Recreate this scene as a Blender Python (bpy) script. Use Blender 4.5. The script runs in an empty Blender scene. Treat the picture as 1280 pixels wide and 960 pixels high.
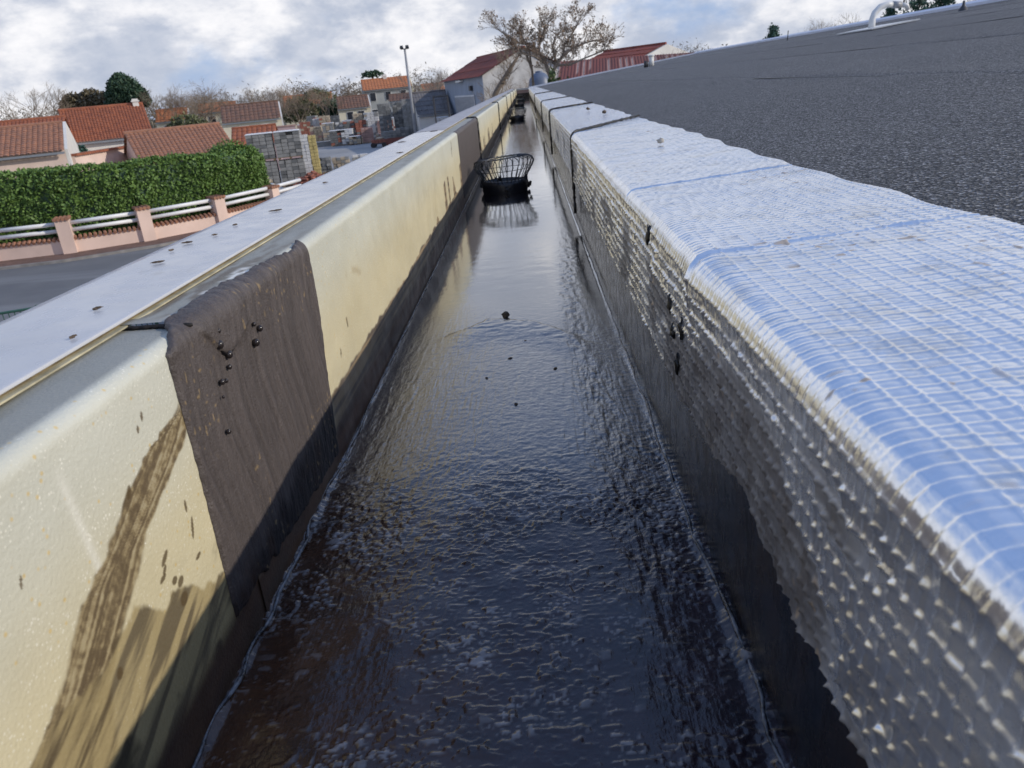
import bpy, math, random
import numpy as np
from mathutils import Matrix, Vector

rng = np.random.default_rng(7)
random.seed(7)
S = bpy.context.scene
COL = S.collection

# ------------------------------------------------------------------ camera
cam_d = bpy.data.cameras.new('camera')
cam = bpy.data.objects.new('camera', cam_d)
COL.objects.link(cam)
R = Matrix(((0.9959037, 0.0775875, 0.0464331),
            (0.0146798, 0.3679735, -0.9297204),
            (-0.0892208, 0.9265936, 0.3653272)))
cam.matrix_world = Matrix.Translation((0, 0, 5.0)) @ R.to_4x4()
cam_d.sensor_width = 7.68
cam_d.lens = 5.7
cam_d.clip_start = 0.01
cam_d.clip_end = 9000
cam_d.dof.use_dof = True
cam_d.dof.focus_distance = 1.0
cam_d.dof.aperture_fstop = 3.8
S.camera = cam

# ------------------------------------------------------------------ sky and sun
SUN_EL, SUN_AZ = math.radians(25), math.radians(-10)
sdir = Vector((math.cos(SUN_EL) * math.cos(SUN_AZ), math.cos(SUN_EL) * math.sin(SUN_AZ), math.sin(SUN_EL)))
W = bpy.data.worlds.new('World')
S.world = W
W.use_nodes = True
nt = W.node_tree
nt.nodes.clear()


def wn(t, **k):
    n = nt.nodes.new(t)
    for a, b in k.items():
        setattr(n, a, b)
    return n


def wmath(op, a, b=None, c=None, clamp=False):
    n = wn('ShaderNodeMath', operation=op, use_clamp=clamp)
    for i, v in enumerate((a, b, c)):
        if v is None:
            continue
        if isinstance(v, (int, float)):
            n.inputs[i].default_value = v
        else:
            nt.links.new(v, n.inputs[i])
    return n.outputs[0]


sky = wn('ShaderNodeTexSky', sky_type='NISHITA')
sky.sun_disc = False
sky.sun_elevation = SUN_EL
sky.sun_rotation = math.pi / 2 - SUN_AZ
sky.air_density = 1.0
sky.dust_density = 0.6
sky.ozone_density = 1.5
tc = wn('ShaderNodeTexCoord')
sep = wn('ShaderNodeSeparateXYZ')
nt.links.new(tc.outputs['Generated'], sep.inputs[0])
comb = wn('ShaderNodeCombineXYZ')
nt.links.new(sep.outputs[0], comb.inputs[0])
nt.links.new(sep.outputs[1], comb.inputs[1])
nt.links.new(wmath('MULTIPLY', wmath('MAXIMUM', sep.outputs[2], -0.05), 1.9), comb.inputs[2])


def wnoise(scale, detail, rough, off, sx=1.0, dist=0.0):
    mp = wn('ShaderNodeMapping')
    mp.inputs['Location'].default_value = off
    mp.inputs['Scale'].default_value = (sx, 1, 1)
    nt.links.new(comb.outputs[0], mp.inputs[0])
    n = wn('ShaderNodeTexNoise')
    n.inputs['Scale'].default_value = scale
    n.inputs['Detail'].default_value = detail
    n.inputs['Roughness'].default_value = rough
    n.inputs['Distortion'].default_value = dist
    nt.links.new(mp.outputs[0], n.inputs[0])
    return n.outputs[0]


def wramp(v, lo, hi):
    n = wn('ShaderNodeMapRange', interpolation_type='SMOOTHSTEP')
    n.inputs[1].default_value = lo
    n.inputs[2].default_value = hi
    nt.links.new(v, n.inputs[0])
    return n.outputs[0]


def wmix(f, a, b):
    n = wn('ShaderNodeMix', data_type='RGBA')
    if isinstance(f, (int, float)):
        n.inputs[0].default_value = f
    else:
        nt.links.new(f, n.inputs[0])
    for i, v in ((6, a), (7, b)):
        if isinstance(v, tuple):
            n.inputs[i].default_value = (*v, 1)
        else:
            nt.links.new(v, n.inputs[i])
    return n.outputs[2]


low = wramp(sep.outputs[2], 0.60, 0.16)              # broken deck thins out overhead
covn = wnoise(3.6, 9, 0.56, (3.1, 5.2, 0.4), 1.0, 0.1)
cov = wramp(wmath('ADD', covn, wmath('MULTIPLY', low, 0.15)), 0.42, 0.58)
body = wramp(wnoise(8.0, 10, 0.58, (8.2, 1.4, 3), 1.0, 0.12), 0.40, 0.62)
fine = wramp(wnoise(17.0, 8, 0.6, (1.2, 9.4, 1), 1.0, 0.0), 0.32, 0.68)
shade = wmath('ADD', wmath('MULTIPLY', body, 0.72), wmath('MULTIPLY', fine, 0.28))
cloud = wmix(shade, (4.1, 4.6, 5.7), (9.3, 9.15, 9.2))
cmask = wmath('MULTIPLY', cov, wmath('ADD', wmath('MULTIPLY', low, 0.84), 0.13), clamp=True)
skyblue = wmix(0.66, sky.outputs[0], (2.3, 3.8, 7.6))
skyc = wmix(cmask, skyblue, cloud)
bg = wn('ShaderNodeBackground')
bg.inputs[1].default_value = 0.104
nt.links.new(skyc, bg.inputs[0])
wo = wn('ShaderNodeOutputWorld')
nt.links.new(bg.outputs[0], wo.inputs[0])

sun_d = bpy.data.lights.new('sun', 'SUN')
sun_d.energy = 2.6
sun_d.angle = math.radians(0.6)
sun_d.color = (1.0, 0.92, 0.80)
sun = bpy.data.objects.new('sun', sun_d)
sun.rotation_euler = sdir.to_track_quat('Z', 'Y').to_euler()
COL.objects.link(sun)

S.view_settings.view_transform = 'Standard'
S.view_settings.look = 'None'
S.view_settings.exposure = 0.12
S.view_settings.gamma = 1.0
S.view_settings.use_curve_mapping = False
S.cycles.max_bounces = 7


# ------------------------------------------------------------------ helpers
def lerp(a, b, t):
    return a + (b - a) * t


def sst(lo, hi, v):
    t = np.clip((v - lo) / (hi - lo), 0, 1)
    return t * t * (3 - 2 * t)


_tab = rng.random((512, 512))


def vnoise(x, y, seed=0):
    """value noise, 0..1"""
    x = np.asarray(x, float) + seed * 17.31
    y = np.asarray(y, float) + seed * 9.77
    xi = np.floor(x).astype(int)
    yi = np.floor(y).astype(int)
    fx = x - xi
    fy = y - yi
    fx = fx * fx * (3 - 2 * fx)
    fy = fy * fy * (3 - 2 * fy)
    a = _tab[xi % 512, yi % 512]
    b = _tab[(xi + 1) % 512, yi % 512]
    c = _tab[xi % 512, (yi + 1) % 512]
    d = _tab[(xi + 1) % 512, (yi + 1) % 512]
    return lerp(lerp(a, b, fx), lerp(c, d, fx), fy)


def fbm(x, y, o=4, seed=0):
    s = 0
    a = 0.5
    t = 0
    for i in range(o):
        s = s + a * vnoise(x * 2 ** i, y * 2 ** i, seed + i * 3)
        t += a
        a *= 0.5
    return s / t


MATS = {}


class NB:
    """tiny node builder"""

    def __init__(self, name):
        self.m = bpy.data.materials.new(name)
        self.m.use_nodes = True
        self.t = self.m.node_tree
        self.b = self.t.nodes['Principled BSDF']
        MATS[name] = self.m

    def n(self, t, **k):
        x = self.t.nodes.new(t)
        for a, b in k.items():
            setattr(x, a, b)
        return x

    def put(self, v, sock):
        if isinstance(v, (int, float)):
            sock.default_value = v
        elif isinstance(v, tuple):
            sock.default_value = (*v, 1) if len(sock.default_value) == 4 and len(v) == 3 else v
        else:
            self.t.links.new(v, sock)

    def math(self, op, a, b=None, clamp=False):
        x = self.n('ShaderNodeMath', operation=op, use_clamp=clamp)
        self.put(a, x.inputs[0])
        if b is not None:
            self.put(b, x.inputs[1])
        return x.outputs[0]

    def obj(self, scale=(1, 1, 1)):
        g = self.n('ShaderNodeNewGeometry')
        mp = self.n('ShaderNodeMapping')
        mp.inputs['Scale'].default_value = scale
        self.t.links.new(g.outputs['Position'], mp.inputs[0])
        return mp.outputs[0]

    def noise(self, vec, scale, detail=3, rough=0.55):
        x = self.n('ShaderNodeTexNoise')
        self.t.links.new(vec, x.inputs[0])
        x.inputs['Scale'].default_value = scale
        x.inputs['Detail'].default_value = detail
        x.inputs['Roughness'].default_value = rough
        return x.outputs[0]

    def voro(self, vec, scale, out=0):
        x = self.n('ShaderNodeTexVoronoi')
        self.t.links.new(vec, x.inputs[0])
        x.inputs['Scale'].default_value = scale
        return x.outputs[out]

    def ramp(self, v, lo, hi, a=0.0, b=1.0):
        x = self.n('ShaderNodeMapRange')
        x.clamp = True
        for i, q in enumerate((v, lo, hi, a, b)):
            self.put(q, x.inputs[i])
        return x.outputs[0]

    def mix(self, f, a, b, mode='MIX'):
        x = self.n('ShaderNodeMix', data_type='RGBA', blend_type=mode)
        self.put(f, x.inputs[0])
        self.put(a, x.inputs[6])
        self.put(b, x.inputs[7])
        return x.outputs[2]

    def attr(self, name='Col'):
        x = self.n('ShaderNodeAttribute', attribute_name=name)
        return x.outputs

    def bump(self, h, dist, strength=1.0, prev=None):
        x = self.n('ShaderNodeBump')
        self.put(h, x.inputs['Height'])
        self.put(dist, x.inputs['Distance'])
        self.put(strength, x.inputs['Strength'])
        if prev is not None:
            self.t.links.new(prev, x.inputs['Normal'])
        return x.outputs[0]

    def out(self, col=None, rough=None, metal=None, normal=None, spec=None):
        for k, v in (('Base Color', col), ('Roughness', rough), ('Metallic', metal), ('Specular IOR Level', spec)):
            if v is not None:
                self.put(v, self.b.inputs[k])
        if normal is not None:
            self.t.links.new(normal, self.b.inputs['Normal'])
        return self.m


def simple(name, col, rough=0.7, var=0.25, scale=3.0, bump=0.0, bscale=40, metal=0.0, col2=None):
    b = NB(name)
    v = b.obj()
    c2 = col2 or tuple(x * (1 - var) for x in col)
    f = b.ramp(b.noise(v, scale, 5), 0.35, 0.65)
    c = b.mix(f, col, c2)
    nrm = b.bump(b.noise(v, bscale, 4), bump) if bump else None
    return b.out(c, rough, metal, nrm)


def base_props(o, label=None, cat=None, group=None, kind=None):
    if label:
        o['label'] = label
    if cat:
        o['category'] = cat
    if group:
        o['group'] = group
    if kind:
        o['kind'] = kind
    return o


def link(name, me, mat, parent=None):
    o = bpy.data.objects.new(name, me)
    COL.objects.link(o)
    if mat is not None and not me.materials:
        me.materials.append(mat)
    if parent is not None:
        o.parent = parent
    return o


def thing(name, loc, label, cat, group=None, rz=0.0):
    o = bpy.data.objects.new(name, None)
    COL.objects.link(o)
    o.empty_display_size = 0.1
    o.location = loc
    o.rotation_euler = (0, 0, rz)
    return base_props(o, label, cat, group)


class MB:
    def __init__(self):
        self.v = []
        self.f = []

    def poly(self, pts):
        b = len(self.v)
        self.v += [tuple(map(float, p)) for p in pts]
        self.f.append(tuple(range(b, b + len(pts))))

    def box(self, c, s, rz=0.0, rx=0.0, taper=1.0):
        b = len(self.v)
        cz, sz = math.cos(rz), math.sin(rz)
        cx, sx = math.cos(rx), math.sin(rx)
        for k in (-1, 1):
            t = taper if k > 0 else 1.0
            for i, j in ((-1, -1), (1, -1), (1, 1), (-1, 1)):
                x, y, z = i * s[0] / 2 * t, j * s[1] / 2 * t, k * s[2] / 2
                y, z = y * cx - z * sx, y * sx + z * cx
                self.v.append((c[0] + x * cz - y * sz, c[1] + x * sz + y * cz, c[2] + z))
        for q in ((3, 2, 1, 0), (4, 5, 6, 7), (0, 1, 5, 4), (1, 2, 6, 5), (2, 3, 7, 6), (3, 0, 4, 7)):
            self.f.append(tuple(b + i for i in q))
        return self

    def prism(self, prof, y0, y1, axis='y'):
        """prof: (x,z) outline, extruded along y"""
        b = len(self.v)
        n = len(prof)
        for y in (y0, y1):
            for (x, z) in prof:
                self.v.append((x, y, z))
        self.f.append(tuple(range(b, b + n)))
        self.f.append(tuple(range(b + 2 * n - 1, b + n - 1, -1)))
        for i in range(n):
            j = (i + 1) % n
            self.f.append((b + i, b + n + i, b + n + j, b + j))
        return self

    def tube(self, pts, rad, n=6, cap=True):
        pts = [Vector(p) for p in pts]
        if isinstance(rad, (int, float)):
            rad = [rad] * len(pts)
        b = len(self.v)
        up = None
        for i, p in enumerate(pts):
            t = (pts[min(i + 1, len(pts) - 1)] - pts[max(i - 1, 0)])
            if t.length < 1e-9:
                t = Vector((0, 0, 1))
            t.normalize()
            if up is None:
                up = Vector((1, 0, 0)) if abs(t.x) < 0.8 else Vector((0, 1, 0))
            a = (up - t * up.dot(t)).normalized()
            up = a
            c = t.cross(a)
            for k in range(n):
                w = 2 * math.pi * k / n
                q = p + (a * math.cos(w) + c * math.sin(w)) * rad[i]
                self.v.append(q[:])
        for i in range(len(pts) - 1):
            for k in range(n):
                k2 = (k + 1) % n
                self.f.append((b + i * n + k, b + i * n + k2, b + (i + 1) * n + k2, b + (i + 1) * n + k))
        if cap:
            self.f.append(tuple(b + k for k in range(n))[::-1])
            e = b + (len(pts) - 1) * n
            self.f.append(tuple(e + k for k in range(n)))
        return self

    def lathe(self, prof, c=(0, 0, 0), n=24, sy=1.0):
        b = len(self.v)
        for (r, z) in prof:
            for k in range(n):
                w = 2 * math.pi * k / n
                self.v.append((c[0] + r * math.cos(w), c[1] + r * sy * math.sin(w), c[2] + z))
        for i in range(len(prof) - 1):
            for k in range(n):
                k2 = (k + 1) % n
                self.f.append((b + i * n + k, b + i * n + k2, b + (i + 1) * n + k2, b + (i + 1) * n + k))
        return self

    def blob(self, c, r, seed=0, n=8, m=6, amp=0.25):
        rr = random.Random(seed)
        b = len(self.v)
        for i in range(m + 1):
            th = math.pi * i / m
            for k in range(n):
                w = 2 * math.pi * k / n
                q = 1 + amp * (rr.random() - 0.5) * 2
                self.v.append((c[0] + r[0] * q * math.sin(th) * math.cos(w), c[1] + r[1] * q * math.sin(th) * math.sin(w),
                               c[2] + r[2] * q * math.cos(th)))
        for i in range(m):
            for k in range(n):
                k2 = (k + 1) % n
                self.f.append((b + i * n + k, b + (i + 1) * n + k, b + (i + 1) * n + k2, b + i * n + k2))
        return self

    def mesh(self, name, smooth=False):
        me = bpy.data.meshes.new(name)
        me.from_pydata(self.v, [], self.f)
        me.validate()
        if smooth:
            me.polygons.foreach_set('use_smooth', [True] * len(me.polygons))
        me.update()
        return me

    def build(self, name, mat, parent=None, smooth=False):
        return link(name, self.mesh(name, smooth), mat, parent)


def grid_mesh(name, V, col=None, uv=None, smooth=True):
    """V: (n,m,3) array"""
    n, m = V.shape[:2]
    me = bpy.data.meshes.new(name)
    me.vertices.add(n * m)
    me.vertices.foreach_set('co', V.reshape(-1).astype(np.float32))
    i = np.arange(n * m).reshape(n, m)
    q = np.stack((i[:-1, :-1], i[1:, :-1], i[1:, 1:], i[:-1, 1:]), -1).reshape(-1, 4)
    nf = len(q)
    me.loops.add(nf * 4)
    me.loops.foreach_set('vertex_index', q.reshape(-1).astype(np.int32))
    me.polygons.add(nf)
    me.polygons.foreach_set('loop_start', np.arange(0, nf * 4, 4, dtype=np.int32))
    me.polygons.foreach_set('use_smooth', np.full(nf, smooth))
    if uv is not None:
        l = me.uv_layers.new(name='UVMap')
        l.data.foreach_set('uv', uv.reshape(-1, 2)[q.reshape(-1)].reshape(-1).astype(np.float32))
    if col is not None:
        a = me.attributes.new('Col', 'FLOAT_COLOR', 'POINT')
        if col.shape[-1] == 3:
            col = np.concatenate((col, np.ones(col.shape[:-1] + (1,))), -1)
        a.data.foreach_set('color', col.reshape(-1).astype(np.float32))
    me.update()
    me.validate()
    return me


def leaves_mesh(name, P, size, flat=0.0, aspect=0.6):
    """one small quad per point, randomly turned"""
    n = len(P)
    a = rng.normal(size=(n, 3))
    a /= np.linalg.norm(a, axis=1)[:, None]
    b = rng.normal(size=(n, 3))
    b -= a * (a * b).sum(1)[:, None]
    b /= np.linalg.norm(b, axis=1)[:, None]
    s = size * (0.6 + 0.8 * rng.random(n))[:, None]
    u, w = a * s, b * s * aspect
    V = np.stack((P - u, P - w * 0.9 - u * 0.1, P + u, P + w), 1)
    V[:, :, 2] *= 1
    me = bpy.data.meshes.new(name)
    me.vertices.add(n * 4)
    me.vertices.foreach_set('co', V.reshape(-1).astype(np.float32))
    me.loops.add(n * 4)
    me.loops.foreach_set('vertex_index', np.arange(n * 4, dtype=np.int32))
    me.polygons.add(n)
    me.polygons.foreach_set('loop_start', np.arange(0, n * 4, 4, dtype=np.int32))
    me.update()
    me.validate()
    return me


# ------------------------------------------------------------------ materials
def build_mats():
    # pale painted parapet, colour from the painted mask plus fine grain
    b = NB('parapet_paint')
    v = b.obj()
    c = b.attr()[0]
    sp = b.voro(b.obj((1, 1, 1)), 330)
    spm = b.math('MULTIPLY', b.ramp(b.math('ADD', sp, b.ramp(b.noise(v, 150, 2), 0.3, 0.7, -0.10, 0.14)), 0.30, 0.14), b.ramp(b.noise(v, 30, 4, 0.7), 0.38, 0.62))
    lum = b.n('ShaderNodeRGBToBW')
    b.t.links.new(c, lum.inputs[0])
    clean = b.ramp(lum.outputs[0], 0.28, 0.45)
    c = b.mix(b.math('MULTIPLY', b.math('MULTIPLY', spm, clean), 0.62), c, (0.90, 0.87, 0.76))
    sp2 = b.voro(b.obj((1, 1.0, 1)), 95)
    c = b.mix(b.math('MULTIPLY', b.math('MULTIPLY', b.ramp(sp2, 0.17, 0.08), clean), 0.7), c, (0.62, 0.45, 0.17))
    c = b.mix(b.ramp(b.noise(v, 9, 6), 0.3, 0.75, 0, 0.22), c, b.mix(1.0, c, (0.72, 0.66, 0.5), 'MULTIPLY'))
    nb = b.bump(b.noise(v, 330, 3), 0.0006)
    rg = b.ramp(b.noise(v, 30, 4), 0.3, 0.7, 0.38, 0.6)
    b.out(c, rg, 0.0, nb, 0.4)

    b = NB('patch_bitumen')
    v = b.obj()
    c = b.attr()[0]
    c = b.mix(b.ramp(b.noise(b.obj((1, 1, 0.12)), 260, 4), 0.3, 0.7, 0, 0.5), c, b.mix(1.0, c, (0.55, 0.55, 0.56), 'MULTIPLY'))
    nb = b.bump(b.noise(b.obj((1, 1, 0.15)), 300, 4), 0.0012)
    nb = b.bump(b.noise(v, 420, 3), 0.0012, 1.0, nb)
    nb = b.bump(b.noise(b.obj((1, 1, 0.4)), 60, 4), 0.0030, 1.0, nb)
    b.out(c, 0.55, 0, nb, 0.4)

    b = NB('wet_sludge')
    v = b.obj()
    at = b.attr()
    c = at[0]
    wet = at[3]                                         # alpha: how rough the skin is
    h1 = b.noise(v, 95, 5, 0.6)
    h2 = b.noise(b.obj((1, 0.45, 1)), 240, 4, 0.6)
    hh = b.math('ADD', b.math('MULTIPLY', h1, 0.8), b.math('MULTIPLY', h2, 0.6))
    hh = b.math('ADD', hh, b.math('MULTIPLY', b.noise(b.obj((1, 0.07, 1)), 210, 3), 0.5))
    n1 = b.bump(hh, b.math('MULTIPLY', wet, 0.0030))
    c = b.mix(b.ramp(b.noise(v, 30, 5), 0.35, 0.7, 0, 0.6), c, (0.006, 0.006, 0.009))
    rg = b.ramp(b.noise(v, 22, 5, 0.65), 0.3, 0.75, 0.03, 0.12)
    uvn = b.n('ShaderNodeUVMap')
    sx = b.n('ShaderNodeSeparateXYZ')
    b.t.links.new(uvn.outputs[0], sx.inputs[0])
    lumpy = sx.outputs[0]
    b.out(c, b.math('ADD', b.math('MULTIPLY', rg, 0.8), b.math('MULTIPLY', lumpy, 0.12)), 0, n1, b.ramp(lumpy, 0, 1, 1.0, 0.16))
    b.put(b.ramp(lumpy, 0, 1, 1.0, 0.85), b.b.inputs['Coat Weight'])
    # the coat is a film of water over the bitumen
    b.b.inputs['Coat Roughness'].default_value = 0.03
    b.b.inputs['Coat IOR'].default_value = 1.5
    n2 = b.bump(hh, b.math('MULTIPLY', wet, 0.0020))
    b.t.links.new(n2, b.b.inputs['Coat Normal'])

    b = NB('sealant')
    v = b.obj()
    c = b.mix(b.ramp(b.noise(v, 60, 4), 0.4, 0.6), (0.17, 0.175, 0.19), (0.03, 0.03, 0.034))
    b.out(c, 0.25, 0, b.bump(b.noise(v, 200, 3), 0.002), 0.6)

    b = NB('dark_upstand')
    v = b.obj()
    c = b.mix(b.ramp(b.noise(b.obj((1, 1, 0.25)), 26, 5), 0.35, 0.7), (0.008, 0.009, 0.013), (0.026, 0.015, 0.010))
    b.out(c, b.ramp(b.noise(v, 40, 4), 0.3, 0.7, 0.14, 0.36), 0, b.bump(b.noise(b.obj((1, 1, 0.6)), 110, 4), 0.0012), 0.4)

    # embossed aluminium: near sheets carry real embossing, far ones get the same pattern as bump
    def foil(name, far):
        b = NB(name)
        v = b.obj()
        at = b.attr()
        dirt = at[3]
        nrm = None
        if far:
            uv = b.n('ShaderNodeUVMap')
            sp = b.n('ShaderNodeSeparateXYZ')
            b.t.links.new(uv.outputs[0], sp.inputs[0])
            ru = b.math('POWER', b.math('ADD', b.math('MULTIPLY', b.math('COSINE', b.math('MULTIPLY', sp.outputs[0], 2 * math.pi / 0.0148)), 0.5), 0.5), 3.0)
            rv = b.math('POWER', b.math('ADD', b.math('MULTIPLY', b.math('COSINE', b.math('MULTIPLY', sp.outputs[1], 2 * math.pi / 0.0110)), 0.5), 0.5), 2.2)
            nrm = b.bump(b.math('ADD', ru, b.math('MULTIPLY', rv, 0.45)), 0.0024)
        nrm = b.bump(b.noise(v, 120, 4), 0.00035 if not far else 0.0006, 1.0, nrm)
        c = b.mix(b.ramp(b.noise(v, 45, 4), 0.35, 0.7), (0.90, 0.91, 0.93), (0.82, 0.84, 0.87))
        gr = b.ramp(b.noise(v, 18, 6, 0.65), 0.54, 0.72, 0, 0.42)
        c = b.mix(gr, c, (0.46, 0.40, 0.30))
        c = b.mix(dirt, c, at[0])
        metal = b.ramp(dirt, 0.0, 0.9, 0.92, 0.08)
        rg = b.math('ADD', b.ramp(b.noise(v, 60, 3), 0.3, 0.7, 0.13, 0.24), b.math('MULTIPLY', dirt, 0.3))
        b.out(c, rg, metal, nrm)

    foil('foil_near', False)
    foil('foil_far', True)

    b = NB('mineral_felt')
    v = b.obj()
    base = b.mix(b.ramp(b.noise(v, 1.6, 6, 0.6), 0.3, 0.7), (0.078, 0.078, 0.077), (0.042, 0.042, 0.042))
    base = b.mix(b.ramp(b.noise(b.obj((1.0, 0.10, 1)), 5, 5), 0.45, 0.75, 0, 0.5), base, (0.12, 0.117, 0.11))
    g = b.voro(v, 310, 1)
    gs = b.n('ShaderNodeSeparateColor')
    b.t.links.new(g, gs.inputs[0])
    base = b.mix(b.ramp(b.noise(v, 38, 4, 0.7), 0.42, 0.62, 0, 0.55), base, (0.022, 0.022, 0.025))
    base = b.mix(b.ramp(gs.outputs[0], 0.80, 0.95, 0, 0.9), base, (0.46, 0.46, 0.48))
    base = b.mix(b.ramp(gs.outputs[1], 0.6, 0.9, 0, 0.6), base, (0.014, 0.014, 0.016))
    nb = b.bump(b.voro(v, 310), 0.0040)
    nb = b.bump(b.noise(v, 55, 4), 0.003, 1.0, nb)
    oi = b.n('ShaderNodeObjectInfo')
    base = b.mix(b.ramp(oi.outputs['Random'], 0, 1, 0.0, 0.30), base, (0.020, 0.020, 0.022))
    stain = b.ramp(b.noise(b.obj((1.6, 0.35, 1)), 1.1, 6, 0.62), 0.52, 0.70, 0, 0.35)
    base = b.mix(stain, base, (0.115, 0.112, 0.105))
    b.out(base, b.ramp(gs.outputs[2], 0.4, 0.95, 0.75, 0.32), 0, nb, 0.5)

    b = NB('coping_sheet')
    v = b.obj()
    c = b.mix(b.ramp(b.noise(v, 12, 6, 0.65), 0.35, 0.75), (0.52, 0.522, 0.53), (0.455, 0.457, 0.465))
    c = b.mix(b.ramp(b.noise(b.obj((1, 0.35, 1)), 42, 6, 0.7), 0.60, 0.72, 0, 0.5), c, (0.30, 0.28, 0.25))
    b.out(c, b.ramp(b.noise(v, 26, 4), 0.3, 0.7, 0.18, 0.34), 0.0, b.bump(b.noise(v, 7, 3), 0.0022), 0.7)
    b = NB('coping_worn')
    v = b.obj()
    c = b.mix(b.ramp(b.noise(v, 7, 6, 0.65), 0.35, 0.7), (0.42, 0.41, 0.42), (0.33, 0.31, 0.31))
    c = b.mix(b.ramp(b.noise(b.obj((1, 0.25, 1)), 30, 6, 0.7), 0.52, 0.70, 0, 0.7), c, (0.20, 0.17, 0.14))
    b.out(c, 0.5, 0.0, b.bump(b.noise(v, 40, 3), 0.002), 0.4)
    simple('lip_cream', (0.60, 0.54, 0.36), 0.5, 0.45, 30, 0.001, 120)
    simple('lip_gap_shade', (0.20, 0.155, 0.085), 0.7, 0.5, 40)
    simple('black_bitumen', (0.012, 0.011, 0.011), 0.30, 0.4, 40, 0.002, 180)
    simple('dark_gap', (0.012, 0.010, 0.009), 0.8, 0.3)
    simple('debris', (0.13, 0.095, 0.068), 0.8, 0.5, 90, 0.002, 200)
    simple('chip_pale', (0.55, 0.50, 0.42), 0.7, 0.3, 60)
    simple('bead_gloss', (0.035, 0.028, 0.026), 0.16, 0.3)
    simple('ridge_metal', (0.66, 0.70, 0.80), 0.35, 0.1, 4)
    simple('plastic_black', (0.018, 0.018, 0.022), 0.35, 0.4, 50, 0.001, 150)
    simple('plastic_wire', (0.055, 0.053, 0.052), 0.42, 0.55, 60, 0.001, 220)
    simple('ring_dusty', (0.30, 0.27, 0.20), 0.6, 0.4, 80)
    simple('vent_white', (0.72, 0.72, 0.70), 0.4, 0.12, 20)
    simple('vent_dark', (0.05, 0.05, 0.055), 0.5, 0.2)
    # ground and street
    b = NB('ground_dirt')
    v = b.obj()
    c = b.mix(b.ramp(b.noise(v, 0.035, 6), 0.40, 0.6), (0.10, 0.105, 0.05), (0.13, 0.11, 0.075))
    b.out(b.mix(b.ramp(b.noise(v, 1.6, 5), 0.4, 0.7, 0, 0.5), c, (0.16, 0.14, 0.11)), 0.95)
    b = NB('asphalt')
    v = b.obj()
    c = b.mix(b.ramp(b.noise(v, 0.5, 6), 0.35, 0.7), (0.14, 0.14, 0.142), (0.18, 0.18, 0.178))
    c = b.mix(b.ramp(b.noise(b.obj((0.08, 1.1, 1)), 0.55, 3), 0.5, 0.66, 0, 0.6), c, (0.25, 0.25, 0.25))
    b.out(c, 0.8, 0, b.bump(b.noise(v, 60, 3), 0.01), 0.4)
    b = NB('yard_concrete')
    v = b.obj()
    c = b.mix(b.ramp(b.noise(v, 0.16, 7, 0.6), 0.35, 0.65), (0.36, 0.355, 0.345), (0.25, 0.247, 0.24))
    b.out(b.mix(b.ramp(b.noise(v, 1.9, 5), 0.5, 0.75, 0, 0.4), c, (0.12, 0.115, 0.11)), 0.85)
    simple('red_gravel', (0.20, 0.115, 0.085), 0.9, 0.35, 3.0, 0.03, 25)
    simple('kerb_stone', (0.30, 0.28, 0.26), 0.85, 0.3, 3)
    # walls, roofs, timber
    for k, c in dict(render_pink=(0.74, 0.58, 0.50), render_rose=(0.76, 0.57, 0.48), render_white=(0.72, 0.70, 0.66), render_cream=(0.72, 0.66, 0.50),
                     render_yellow=(0.74, 0.66, 0.42), render_grey=(0.40, 0.41, 0.40), render_mauve=(0.45, 0.33, 0.33)).items():
        simple(k, c, 0.85, 0.14, 0.9, 0.006, 30)
    simple('tile_red', (0.34, 0.115, 0.055), 0.8, 0.38, 2.6, 0, 0, 0, (0.23, 0.080, 0.045))
    simple('tile_old', (0.37, 0.175, 0.105), 0.85, 0.38, 3.4, 0, 0, 0, (0.24, 0.125, 0.085))
    simple('tile_orange', (0.48, 0.185, 0.075), 0.8, 0.35, 2.0, 0, 0, 0, (0.36, 0.135, 0.06))
    simple('tile_brown', (0.20, 0.105, 0.07), 0.85, 0.35, 2.0, 0, 0, 0, (0.13, 0.08, 0.06))
    simple('slate_grey', (0.16, 0.15, 0.15), 0.8, 0.3, 1.4)
    b = NB('rusty_sheet')
    v = b.obj((1, 1, 1))
    c = b.mix(b.ramp(b.noise(v, 0.7, 6, 0.65), 0.35, 0.65), (0.27, 0.058, 0.030), (0.17, 0.045, 0.030))
    b.out(c, 0.75)
    b = NB('streaked_sheet')
    c = b.attr()[0]
    b.out(b.mix(b.ramp(b.noise(b.obj(), 1.1, 5), 0.4, 0.7, 0, 0.4), c, (0.10, 0.035, 0.026)), 0.7)
    b = NB('barn_cladding')
    v = b.obj((1, 1, 0.12))
    c = b.mix(b.ramp(b.noise(v, 2.2, 5), 0.35, 0.7), (0.31, 0.36, 0.44), (0.25, 0.29, 0.35))
    b.out(c, 0.6)
    simple('barn_gable', (0.62, 0.60, 0.57), 0.75, 0.3, 1.2)
    simple('gate_sheet', (0.72, 0.72, 0.72), 0.55, 0.25, 1.5)
    simple('steel_dark', (0.045, 0.045, 0.05), 0.5, 0.2)
    simple('steel_grey', (0.33, 0.34, 0.36), 0.45, 0.2)
    simple('rail_green', (0.025, 0.09, 0.06), 0.45, 0.25)
    simple('rail_white', (0.78, 0.78, 0.78), 0.45, 0.08)
    simple('glass_dark', (0.03, 0.035, 0.045), 0.08, 0.1)
    simple('shutter_grey', (0.22, 0.24, 0.27), 0.6, 0.1)
    simple('pool_blue', (0.12, 0.32, 0.55), 0.4, 0.15)
    simple('tank_blue', (0.13, 0.165, 0.24), 0.45, 0.15)
    simple('block_grey', (0.30, 0.30, 0.29), 0.9, 0.35, 2.5)
    simple('block_dark', (0.17, 0.175, 0.175), 0.9, 0.35, 2.5)
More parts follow.
